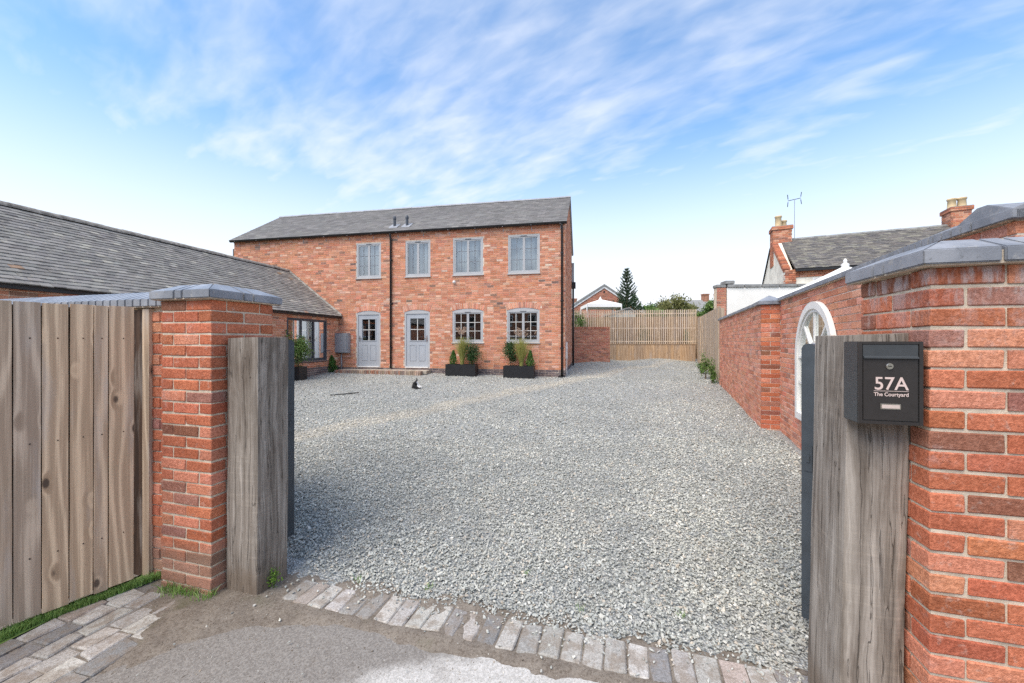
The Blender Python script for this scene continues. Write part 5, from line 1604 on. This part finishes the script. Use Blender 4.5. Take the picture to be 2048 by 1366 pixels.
# --- cat sitting on the gravel, looking right
def cat():
    cx, cy = -2.58, 10.72; cz = gz(cx, cy) + 0.004
    J = {'hip': (-0.05, 0.00, 0.075, 0.066), 'back': (-0.045, 0, 0.125, 0.056), 'chest': (-0.005, 0, 0.155, 0.046), 'neck': (0.010, 0, 0.190, 0.030), 'head': (0.022, 0, 0.225, 0.036), 'muz': (0.060, 0, 0.215, 0.017),
         'shL': (0.020, 0.028, 0.125, 0.026), 'elL': (0.065, 0.030, 0.070, 0.020), 'paL': (0.150, 0.032, 0.020, 0.017), 'shR': (0.020, -0.028, 0.125, 0.026), 'elR': (0.060, -0.030, 0.062, 0.020), 'paR': (0.125, -0.034, 0.020, 0.017),
         'thL': (-0.010, 0.055, 0.050, 0.040), 'ftL': (0.070, 0.060, 0.016, 0.017), 'thR': (-0.010, -0.055, 0.050, 0.040), 'ftR': (0.075, -0.062, 0.016, 0.017),
         't1': (-0.090, -0.045, 0.022, 0.018), 't2': (-0.02, -0.105, 0.017, 0.015), 't3': (0.08, -0.120, 0.016, 0.014), 't4': (0.175, -0.105, 0.017, 0.013)}
    E = [('hip', 'back'), ('back', 'chest'), ('chest', 'neck'), ('neck', 'head'), ('head', 'muz'), ('chest', 'shL'), ('shL', 'elL'), ('elL', 'paL'), ('chest', 'shR'), ('shR', 'elR'), ('elR', 'paR'), ('hip', 'thL'), ('thL', 'ftL'), ('hip', 'thR'), ('thR', 'ftR'), ('hip', 't1'), ('t1', 't2'), ('t2', 't3'), ('t3', 't4')]
    keys = list(J)
    me = bpy.data.meshes.new('cat'); me.from_pydata([J[k][:3] for k in keys], [(keys.index(a), keys.index(b)) for a, b in E], [])
    o = bpy.data.objects.new('cat', me); COL.objects.link(o)
    o.modifiers.new('skin', 'SKIN'); sd = o.modifiers.new('sub', 'SUBSURF'); sd.levels = 2; sd.render_levels = 2
    for i, k in enumerate(keys):
        me.skin_vertices[0].data[i].radius = (J[k][3], J[k][3])
    me.skin_vertices[0].data[0].use_root = True
    dg = bpy.context.evaluated_depsgraph_get()
    m2 = bpy.data.meshes.new_from_object(o.evaluated_get(dg))
    bpy.data.objects.remove(o)
    bm = bmesh.new(); bm.from_mesh(m2)
    for sy in (-1, 1):                                     # ears
        a = [bm.verts.new(Vector(p)) for p in ((0.000, sy * 0.010, 0.252), (0.026, sy * 0.014, 0.252), (0.012, sy * 0.034, 0.246), (0.008, sy * 0.028, 0.288))]
        for f in ((0, 1, 3), (1, 2, 3), (2, 0, 3)): bm.faces.new([a[i] for i in f])
    bmesh.ops.recalc_face_normals(bm, faces=bm.faces)
    m2.materials.clear(); m2.materials.append(plain('black_fur', (0.014, 0.013, 0.013), 0.8)); m2.materials.append(plain('white_fur', (0.78, 0.76, 0.72), 0.85))
    for f in bm.faces:
        c = f.calc_center_median()
        white = (c.x > 0.045 and c.z < 0.115 and c.y > -0.055 and c.z > 0.004) or (0.030 < c.x < 0.075 and 0.12 < c.z < 0.212 and abs(c.y) < 0.03)
        f.material_index = 1 if white else 0
        f.smooth = True
    bm.to_mesh(m2); bm.free()
    m2.name = 'cat'
    c = link('cat', m2, None, (cx, cy, cz)); c.rotation_euler = (0, 0, R(-8))
    tag(c, 'black and white cat sitting on the gravel before the doorstep', 'cat')
cat()

# --- weeds at the foot of pier, post and fence
M['weed'] = leaf_mat('weed_leaf', (0.10, 0.20, 0.03), (0.26, 0.42, 0.07))
def weed(label, name, centers, n, spread, hmin, hmax, z=0.0, w=0.005):
    p = np.concatenate([np.column_stack([np.array(c)[None, :2] + rng.normal(0, spread, (n, 2)), np.full(n, z)]) for c in centers])
    o = blades(name, p, hmin, hmax, w, M['turf'], 1.0); tag(o, label, 'weeds', kind='stuff')
weed('tufts of grass growing at the foot of the clean brick pier', 'pier_grass', [uv(-2.90 + 0.05 * i, 1.915) for i in range(6)] + [uv(-2.53, 1.93), uv(-2.56, 1.90)], 40, 0.022, 0.02, 0.075)
q5 = [(-0.55, 2.62), (0.42, 2.40), (0.1, 2.75), (-1.05, 2.72), (1.0, 2.35)]
p = np.concatenate([np.column_stack([np.array(c)[None] + rng.normal(0, 0.014, (16, 2)), np.full(16, gz(*c))]) for c in q5])
o = blades('gravel_weeds', p, 0.015, 0.04, 0.004, M['turf'], 1.2); tag(o, 'tiny green weeds sprouting through the gravel edge', 'weeds', kind='stuff')
t = thing('parsley_weed', 'bright green leafy weed on the side of the stained oak post', 'weed', (*uv(-2.235, 2.10), 0.05))
q = uv(-2.235, 2.12)
leaves('foliage', np.array([q[0], q[1], 0.075]) + rng.normal(0, 1, (130, 3)) * np.array([0.018, 0.022, 0.026]), 0.010, M['weed'], t)
mb = MB()
for i in range(4): mb.tube([(*q, 0.0), (q[0] + random.uniform(-0.02, 0.02), q[1] + random.uniform(-0.02, 0.02), 0.07)], 0.0015, 5)
mb.build('stem', M['weed'], t)
for k, (px_, py_, h) in enumerate(((6.15, 11.9, 0.5), (6.45, 12.9, 0.75), (6.95, 14.2, 0.35))):
    x, y = px_ - 0.18, py_
    shrub('climbing_weed', ['ragged green weed at the end of the brick wall', 'tall ragged climbing weed against the board fence', 'low ragged weed along the board fence'][k], (x, y, gz(x, y)), loose_bush, 0.15, h, M['leaf_m'], 420, 0.032, clumps=9)
for k, (s, d, h, r) in enumerate(((0.95, -0.3, 0.9, 0.30), (4.25, -0.35, 0.8, 0.28), (6.45, -0.3, 0.55, 0.2))):
    q = FT.p(s, d, 0); zb_ = 2.35 if k == 0 else 1.35
    if k == 0:
        shrub('climber', 'hanging green climber spilling over the trellis top beside the house', (q[0], q[1], 2.2), loose_bush, 0.42, 0.95, M['leaf_m'], 1800, 0.05, clumps=12)
    else:
        shrub('climber', ['', 'dark climbing plant halfway along the batten trellis', 'small green climber at the trellis end by the board fence'][k], (q[0], q[1], 0.75), loose_bush, r, 0.75 + h, M['leaf_d' if k == 1 else 'leaf_m'], 900, 0.05, clumps=9)

# ================================================================== BEYOND THE WALLS
# --- rendered wall and brick post
M['render'] = plain('cream_render', (0.86, 0.83, 0.76), 0.9, 0.1, 0, 0.06, 1.5)
M['coping_s'] = plain('grey_stone_coping', (0.26, 0.26, 0.25), 0.9, 0.1, 0, 0.25, 7)
FR = Fr((7.02, 13.0), (0.998, -0.06), (-0.06, -0.998))
t = thing('rendered_wall', 'cream rendered garden wall with grey stone coping behind the brick wall', 'wall', (*FR.p(2, 0, 0)[:2], 0))
mb = MB(); mb.box(FR, 0.0, 6.0, -0.25, 0, 0.0, 3.40); mb.build('wall', M['render'], t)
s = 0.0
while s < 6.0:
    mb = MB(); mb.box(FR, s, s + 0.52, -0.30, 0.05, 3.405, 3.50); mb.build('coping_stone', M['coping_s'], t, bevel=0.01); s += 0.55
t = thing('brick_post', 'weathered brick post with stone cap at the end of the rendered wall', 'wall post', (*FR.p(-0.25, 0, 0)[:2], 0))
mb = MB(); mb.box(FR, -0.30, -0.03, -0.28, -0.01, 0.0, 3.40); mb.build('mortar', M['mortar'], t)
P = Pieces('brick', t, M['gbrick'], M['gbrick_a'], 300); brick_run(P, FR, -0.305, -0.025, 0.4, 3.40, PAL_GARD); P.finish()
mb = MB(); mb.box(FR, -0.07, 0.22, -0.33, 0.06, 3.512, 3.62); mb.box(FR, -0.33, -0.03, -0.30, 0.02, 3.405, 3.50); mb.build('cap_stone', M['coping_s'], t, bevel=0.012)
# --- white parasol
M['canvas'] = plain('white_canvas', (0.84, 0.83, 0.80), 0.85, 0.1, 0, 0.03)
def parasol(name, label, c, r, zr, za, sides=8):
    t = thing(name, label, 'parasol', (c[0], c[1], 0.3))
    for i in range(sides):
        a0, a1 = 2 * math.pi * i / sides, 2 * math.pi * (i + 1) / sides
        A, B = (c[0] + r * math.cos(a0), c[1] + r * math.sin(a0), zr), (c[0] + r * math.cos(a1), c[1] + r * math.sin(a1), zr)
        T0, T1 = (c[0] + 0.05 * math.cos(a0), c[1] + 0.05 * math.sin(a0), za), (c[0] + 0.05 * math.cos(a1), c[1] + 0.05 * math.sin(a1), za)
        mid = [((A[0] + T0[0]) / 2, (A[1] + T0[1]) / 2, (zr + za) / 2 - 0.03), ((B[0] + T1[0]) / 2, (B[1] + T1[1]) / 2, (zr + za) / 2 - 0.03)]
        dn = lambda p: (p[0], p[1], p[2] - 0.16)
        mb = MB(); mb.add([A, B, mid[1], mid[0], T1, T0, dn(A), dn(B)], [(0, 1, 2, 3), (3, 2, 4, 5), (6, 7, 1, 0)]); mb.build('canopy_panel', M['canvas'], t)
    mb = MB(); mb.tube([(c[0], c[1], 0.2), (c[0], c[1], za + 0.02)], 0.028, 8); mb.build('pole', M['white_p'], t)
    mb = MB(); mb.lathe((c[0], c[1], za), [(0.07, 0.0), (0.08, 0.05), (0.03, 0.09), (0.04, 0.13), (0.015, 0.18)], 10); mb.build('finial', M['white_p'], t)
parasol('garden_parasol', 'white garden parasol rising behind the dark coping of the courtyard wall', (7.53, 9.0), 1.62, 2.62, 3.33)

# --- neighbouring cottage
NA = np.array([0.91, -0.415]); NB = np.array([0.415, 0.91])
FN = Fr((10.29, 15.0), NA, -NB)
ZN, ZNR, DN, LN_ = 4.33, 6.00, 5.5, 9.5
cot = thing('cottage', 'old cottage with cream gable, dark tiled roof and two brick chimneys', 'house', (*FN.p(4, -2.7, 0)[:2], 0))
M['limew'] = plain('flaking_limewash', (0.86, 0.80, 0.68), 0.95, 0.1, 0, 0.18, 2.2)
FNg = Fr((10.29, 15.0), NB, -NA)                     # gable: s goes back
mb = MB(); mb.box(FNg, 0.30, DN, -0.3, -0.01, 0, ZN); mb.prism(FNg, [(0.30, ZN), (DN, ZN), (DN / 2, ZNR + 0.05), (DN / 2 - 0.25, ZNR - 0.10)], -0.3, -0.01); mb.build('gable_wall', M['limew'], cot)
mb = MB(); mb.box(FN, 0.0, LN_, -0.3, -0.012, 0, ZN); mb.box(FN, 0, LN_, -DN, -DN + 0.3, 0, ZN); mb.box(FN, LN_ - 0.3, LN_, -DN + 0.3, -0.3, 0, ZN + 0.8); mb.build('front_wall', M['limew'], cot)
P = Pieces('brick', cot, M['gbrick'], M['gbrick_a'], 300)
PAL_COT = [(4, (0.50, 0.20, 0.115)), (3, (0.44, 0.165, 0.095)), (2, (0.56, 0.28, 0.18)), (1, (0.30, 0.14, 0.10))]
brick_run(P, FN, 0.0, LN_, ZN - 0.30, ZN, PAL_COT, d=0.02); brick_run(P, FN, 0.0, 0.34, ZN - 0.60, ZN, PAL_COT, d=0.03)
brick_run(P, FNg, 0.0, 0.30, ZN - 0.6, ZN, PAL_COT)
kN = (ZNR - ZN) / (DN / 2)
for i in range(int(DN / 2 / 0.10)):                    # tumbled gable edge
    s = i * 0.10
    P.add(FNg.p(s + 0.12, -0.06, ZN + kN * s + 0.06), frame_rot(FNg), 0.215, 0.22, 0.064, pick(PAL_COT))
    P.add(FNg.p(s + 0.16, -0.06, ZN + kN * s - 0.02), frame_rot(FNg), 0.215, 0.18, 0.064, pick(PAL_COT))
# chimneys
def chimney(F, s0, s1, d0, d1, z0, z1, pots):
    mb = MB(); mb.box(F, s0 + 0.008, s1 - 0.008, d0 + 0.008, d1 - 0.008, z0, z1); ch = mb.build('chimney', M['mortar'], cot)
    brick_run(P, Fr(F.p(s0, d1, 0)[:2], F.a, F.n), 0, s1 - s0, z0, z1, PAL_COT); brick_run(P, Fr(F.p(s0, d0, 0)[:2], F.n, -F.a), 0, d1 - d0, z0, z1, PAL_COT)
    brick_run(P, Fr(F.p(s0 - 0.04, d1 + 0.04, 0)[:2], F.a, F.n), 0, s1 - s0 + 0.08, z1, z1 + 0.15, PAL_COT, depth=0.1); brick_run(P, Fr(F.p(s0 - 0.04, d0 - 0.04, 0)[:2], F.n, -F.a), 0, d1 - d0 + 0.08, z1, z1 + 0.15, PAL_COT, depth=0.1)
    mb = MB(); mb.box(F, s0 - 0.03, s1 + 0.03, d0 - 0.03, d1 + 0.03, z1, z1 + 0.165); mb.build('flaunching', M['coping_s'], ch)
    for s, d, h in pots:
        mb = MB(); mb.lathe(F.p(s, d, z1 + 0.15), [(0.15, 0), (0.13, 0.05), (0.115, h - 0.08), (0.14, h - 0.06), (0.14, h), (0.10, h), (0.09, h - 0.1)], 14); mb.build('chimney_pot', plain('buff_clay_pot', (0.56, 0.44, 0.26), 0.9) if 'pot' not in M else M['pot'], ch, smooth=True)
M['pot'] = plain('buff_clay', (0.58, 0.45, 0.27), 0.9)
dm = -DN / 2
chimney(FN, -0.02, 0.68, dm - 0.42, dm + 0.30, 4.9, 6.45, [(0.22, dm + 0.05, 0.50), (0.45, dm - 0.2, 0.34)])
chimney(FN, 5.62, 6.18, dm - 0.33, dm + 0.33, 5.4, 6.50, [(5.77, dm, 0.40), (6.05, dm, 0.40)])
P.finish()
mb = MB(); on = 0.1
mb.profile(FN, [(on, ZN + 0.0), (dm, ZNR + 0.03), (dm, ZNR - 0.04), (on, ZN - 0.05)], 0.30, LN_); mb.profile(FN, [(-DN - on, ZN), (dm, ZNR + 0.03), (dm, ZNR - 0.04), (-DN - on, ZN - 0.05)], 0.30, LN_)
nroof = mb.build('roof', M['black'], cot)
PAL_N = [(4, (0.17, 0.155, 0.14)), (3, (0.13, 0.122, 0.118)), (2, (0.21, 0.195, 0.165)), (1, (0.25, 0.235, 0.19))]
P = Pieces('tile', nroof, M['otile'], M['otile_a'], 300, ch=0.002)
up = np.array(FN.p(0, dm, ZNR + 0.03)) - np.array(FN.p(0, on, ZN))
tile_slope(P, FN.p(0.30, on, ZN + 0.01), [*NA, 0], up, LN_ - 0.3, np.linalg.norm(up), 0.20, 0.115, 0.22, 0.018, PAL_N, jit=0.012)
P.finish()
ridge_tiles(nroof, FN.p(0.7, dm, ZNR + 0.06), FN.p(LN_, dm, ZNR + 0.06), M['coping_s'], 0.11, 0.4)
mb = MB(); mb.box(FN, 0.3, LN_, 0.09, 0.20, ZN - 0.10, ZN - 0.02); mb.build('gutter', M['black'], cot)
for a in (0.85, 1.9):
    window(FN, cot, a, a + 0.95, ZN - 1.25, ZN - 0.34, 3, 2, fm='white_p', bar='white_p', sashes=1, blind='blind', d=0.012)
mb = MB(); mb.tube([FNg.p(DN + 0.02, 0.02, ZN), FNg.p(DN / 2 + 0.35, 0.02, ZNR - 0.2)], 0.03, 6); mb.build('verge_board', M['black'], cot)
t = thing('tv_aerial', 'thin television aerial on a mast beside the cottage chimney', 'aerial', FN.p(0.80, dm + 0.1, 6.2))
mb = MB(); mx, my, _ = FN.p(0.80, dm + 0.1, 0); mb.tube([(mx, my, 6.0), (mx, my, 7.75)], 0.012, 6); mb.build('mast', M['steel'], t)
mb = MB(); mb.tube([(mx - 0.28, my, 7.67), (mx + 0.34, my + 0.1, 7.83)], 0.014, 6); mb.build('boom', M['black'], t)
for k, xx in enumerate((-0.28, 0.34)):
    f = (xx + 0.28) / 0.62
    for sg in (-1, 1):
        mb = MB(); z = 7.67 + 0.16 * f; mb.tube([(mx + xx, my + 0.1 * f, z + sg * 0.06), (mx + xx + (0.03 if k else -0.02), my + 0.1 * f, z + sg * 0.26)], 0.014, 6); mb.build('element', M['black'], t)

# --- gabled house beyond the trellis
FZ = Fr((2.0, 32.0), (1, 0), (0, -1))
gh = thing('gabled_house', 'brick house with white edged gable behind the trellis', 'house', (7.4, 34, 0))
P = Pieces('brick', gh, M['gbrick'], M['gbrick_a'], 300, vis=lambda fx, fz, c: c[2] > 3.8)
ax, az, ez, hw = 5.40, 6.05, 3.7, 3.6
mb = MB(); mb.box(FZ, ax - hw, ax + hw, -8, -0.01, 0, ez); mb.prism(FZ, [(ax - hw, ez), (ax + hw, ez), (ax, az)], -8, -0.01); mb.build('wall', M['mortar'], gh)
z = 2.7
i = 0
while z < az - 0.15:
    h = hw if z < ez else hw * (az - z - 0.1) / (az - ez)
    brick_run(P, FZ, ax - h, ax + h, z, z + 0.075, PAL_GARD, first=i); z += 0.075; i += 1
P.finish()
for sg, nm in ((-1, 'bargeboard'), (1, 'bargeboard')):
    e = 0.35; sl = (az - ez) / hw
    mb = MB(); mb.prism(FZ, [(ax, az + 0.06), (ax + sg * (hw + e), ez - sl * e + 0.06), (ax + sg * (hw + e), ez - sl * e - 0.12), (ax, az - 0.12)], 0.02, 0.06); mb.build(nm, M['white_p'], gh)
    mb = MB(); mb.prism(FZ, [(ax, az + 0.20), (ax + sg * (hw + e), ez - sl * e + 0.20), (ax + sg * (hw + e), ez - sl * e + 0.065), (ax, az + 0.065)], -8.2, 0.12); mb.build('roof', M['coping_s'], gh)
mb = MB(); mb.box(FZ, ax - 0.06, ax + 0.06, 0.0, 0.03, az - 0.5, az - 0.36); mb.build('vent', M['black'], gh)
# gazebo in front of it
gc = (5.66, 25.5)
t = thing('gazebo', 'white canvas gazebo in front of the gabled brick house', 'gazebo', (*gc, 0.8))
zr, za, r = 3.96, 4.34, 1.06
cor = [(gc[0] + x * r, gc[1] + y * r) for x, y in ((-1, -1), (1, -1), (1, 1), (-1, 1))]
for i in range(4):
    A, B = cor[i], cor[(i + 1) % 4]
    mb = MB(); mb.add([(*A, zr), (*B, zr), (gc[0], gc[1], za), (*A, zr - 0.2), (*B, zr - 0.2)], [(0, 1, 2), (3, 4, 1, 0)]); mb.build('canopy_panel', M['canvas'], t)
    mb = MB(); mb.tube([(*A, 0.7), (*A, zr - 0.02)], 0.035, 6); mb.build('leg', M['white_p'], t)
mb = MB(); mb.lathe((*gc, za - 0.06), [(0.14, 0.0), (0.05, 0.14), (0.03, 0.22)], 8); mb.build('finial', M['white_p'], t)
# summer house roof
t = thing('summerhouse', 'grey felt roofed summerhouse top showing over the trellis', 'shed', (7.0, 23.4, 0.8))
mb = MB(); Fs = Fr((6.2, 23.0), (1, 0), (0, -1))
mb.prism(Fs, [(-0.75, 3.20), (0.55, 3.62), (1.05, 3.30), (1.05, 3.23), (0.55, 3.55), (-0.75, 3.13)], -1.4, 0.1); mb.build('roof', M['coping_s'], t)
mb = MB(); mb.prism(Fs, [(-0.6, 0.8), (0.95, 0.8), (0.95, 3.25), (0.55, 3.52), (-0.6, 3.15)], -1.3, 0.0); mb.build('wall', plain('sage_green_boards', (0.42, 0.46, 0.42), 0.7), t)
# --- monkey puzzle tree
tx, ty, tz0, th = 7.78, 27.0, 0.8, 5.75
t = thing('monkey_puzzle_tree', 'dark conical monkey puzzle tree beside the gabled house', 'tree', (tx, ty, tz0))
mb = MB(); mb.tube([(tx, ty, tz0), (tx + 0.02, ty, tz0 + th * 0.5), (tx, ty, tz0 + th)], [0.11, 0.075, 0.025], 8); mb.build('trunk', M['bark'], t)
V, F_, C = [], [], []
r = np.random.default_rng(4)
br = MB(); sp = []
z = 1.9
while z < th - 0.05:
    f = (z - 1.7) / (th - 1.7)
    R_ = 1.05 * (1 - f) ** 0.8 + 0.09
    for k in range(7):
        a = 2 * math.pi * k / 7 + z * 2.3 + r.uniform(-0.25, 0.25)
        ln = R_ * r.uniform(0.75, 1.12)
        pts = [(tx + math.cos(a) * ln * q, ty + math.sin(a) * ln * q, tz0 + z + ln * (0.10 * q + 0.62 * q ** 1.8)) for q in (0, 0.33, 0.66, 1.0)]
        br.tube(pts, [0.018, 0.026, 0.030, 0.016], 5)
        for q in np.linspace(0.15, 1.0, int(8 + ln * 16)):
            sp.append([tx + math.cos(a) * ln * q, ty + math.sin(a) * ln * q, tz0 + z + ln * (0.10 * q + 0.62 * q ** 1.8)])
    z += 0.21
br.build('branches', plain('scaly_green_branch', (0.045, 0.075, 0.035), 0.8), t)
sp = np.repeat(np.array(sp), 3, 0) + rng.normal(0, 0.022, (len(sp) * 3, 3))
leaves('crown', sp, 0.048, leaf_mat('monkey_puzzle_leaf', (0.022, 0.045, 0.022), (0.075, 0.12, 0.055)), t)
# --- trees and bushes beyond the trellis
def bush_tree(name, label, c, rx, rz, mat, n, size, clumps=26, trunk=True):
    t = thing(name, label, 'tree', (c[0], c[1], 0.7))
    cs = rng.normal(0, 1, (clumps, 3)); cs /= np.linalg.norm(cs, axis=1)[:, None]; cs *= rng.uniform(0.35, 0.95, (clumps, 1)) * np.array([rx, rx, rz])
    k = rng.integers(0, clumps, n)
    q = rng.normal(0, 1, (n, 3)) * np.array([rx, rx, rz]) * 0.16
    p = cs[k] + q
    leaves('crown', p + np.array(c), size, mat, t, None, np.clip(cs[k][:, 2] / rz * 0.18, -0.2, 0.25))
    mb = MB(); mb.tube([(c[0], c[1], 0.6), (c[0], c[1], c[2])], [0.14, 0.07], 7)
    for i in range(5):
        b = cs[i * 3 % clumps]; mb.tube([(c[0], c[1], c[2] - rz * 0.5), tuple(np.array(c) + b * 0.8)], [0.05, 0.015], 5)
    mb.build('trunk', M['bark'], t)
bush_tree('rounded_tree', 'rounded olive green tree crown showing above the trellis', (12.6, 30, 3.9), 1.75, 1.15, M['leaf_o'], 5200, 0.10, 34)
bush_tree('bush', 'bright green bush above the trellis beside the rounded tree', (9.75, 28, 3.3), 1.0, 0.75, M['leaf_m'], 2600, 0.09)
bush_tree('bush', 'bright green bush in front of the rounded tree above the trellis', (13.1, 27.5, 3.2), 0.95, 0.55, M['leaf_m'], 2200, 0.08)
bush_tree('small_tree', 'sparse grey green tree top beside the monkey puzzle', (9.2, 30.5, 4.35), 0.75, 0.95, M['leaf_d'], 900, 0.09, 12)
bush_tree('bush', 'leafy bush at the end of the board fence below the far roofs', (10.95, 21.6, 3.4), 0.55, 0.6, M['leaf_m'], 1500, 0.07)
bush_tree('conifer_hedge', 'dark far hedge crown between the bushes above the trellis', (15.0, 45, 4.5), 3.6, 1.3, M['leaf_d'], 4200, 0.16, 40)
# --- far roofs
def far_house(label, x0, x1, y, ez, rz, chim):
    F = Fr((x0, y), (1, 0), (0, -1)); L = x1 - x0
    t = thing('far_house', label, 'house', (x0 + L / 2, y + 3, 0))
    mb = MB(); mb.box(F, 0, L, -6, 0, 0, ez); mb.prism(Fr(F.p(0, 0, 0)[:2], (0, 1), (-1, 0)), [(0, ez), (6, ez), (3, rz)], -0.2, 0); mb.prism(Fr(F.p(L, 0, 0)[:2], (0, 1), (1, 0)), [(0, ez), (6, ez), (3, rz)], -0.2, 0); mb.build('wall', M['render'], t)
    mb = MB(); mb.profile(F, [(0.3, ez - 0.15), (-3, rz), (-3, rz - 0.15), (0.3, ez - 0.3)], -0.2, L + 0.2); mb.profile(F, [(-6.3, ez - 0.15), (-3, rz), (-3, rz - 0.15), (-6.3, ez - 0.3)], -0.2, L + 0.2); ro = mb.build('roof', M['coping_s'], t)
    for cx in chim:
        mb = MB(); mb.box(F, cx, cx + 0.9, -3.4, -2.6, rz - 0.4, rz + 0.8); mb.box(F, cx - 0.06, cx + 0.96, -3.46, -2.54, rz + 0.8, rz + 0.95); mb.build('chimney', M['gb_plain'], ro)
    n = max(1, int(L / 2.4))
    for i in range(n):
        a = L * (i + 0.5) / n
        mb = MB(); mb.box(F, a - 0.5, a + 0.5, 0.0, 0.04, ez - 1.4, ez - 0.4); w = mb.build('window', M['white_p'], t)
        mb = MB(); mb.box(F, a - 0.42, a + 0.42, 0.041, 0.05, ez - 1.32, ez - 0.48); mb.build('pane', M['black'], w)
M['gb_plain'] = plain('sooty_brick', (0.36, 0.18, 0.12), 0.9, 0.1, 0, 0.25, 3)
far_house('distant terrace roof with brick chimney stacks above the board fence', 26.5, 33, 60, 6.0, 8.2, (3.6, 5.6))
far_house('distant pale house roof between the bushes above the trellis', 20.0, 25.0, 66, 5.0, 7.2, (0.3,))
far_house('distant roof with twin chimneys showing beside the house corner', 5.0, 9.2, 52, 4.8, 6.6, (3.0,))

# --- unseen terrace added behind the camera so the house windows reflect a building
FO = Fr((4.0, -15.0), (-0.995, -0.10), (-0.10, 0.995))
t = thing('street_terrace', 'unseen dark brick terrace added across the road for the house windows to mirror', 'house', (0, -18, 0))
mb = MB(); mb.box(FO, 0, 36, -6, 0, 0, 5.4); mb.build('wall', M['gb_plain'], t)
mb = MB(); mb.profile(FO, [(0.3, 5.3), (-3, 7.6), (-3, 7.4), (0.3, 5.15)], -0.2, 36.2); mb.profile(FO, [(-6.3, 5.3), (-3, 7.6), (-3, 7.4), (-6.3, 5.15)], -0.2, 36.2); ro = mb.build('roof', M['coping_s'], t)
for i in range(6):
    mb = MB(); mb.box(FO, 1.5 + 6 * i, 2.6 + 6 * i, -3.4, -2.6, 7.0, 9.0); mb.build('chimney', M['gb_plain'], ro)
for i in range(12):
    for z in (0.9, 3.4):
        mb = MB(); mb.box(FO, 1 + 3 * i, 2.1 + 3 * i, 0.001, 0.05, z, z + 1.3); w = mb.build('window', M['white_p'], t)
        mb = MB(); mb.box(FO, 1.08 + 3 * i, 2.02 + 3 * i, 0.051, 0.06, z + 0.08, z + 1.22); mb.build('pane', M['black'], w)
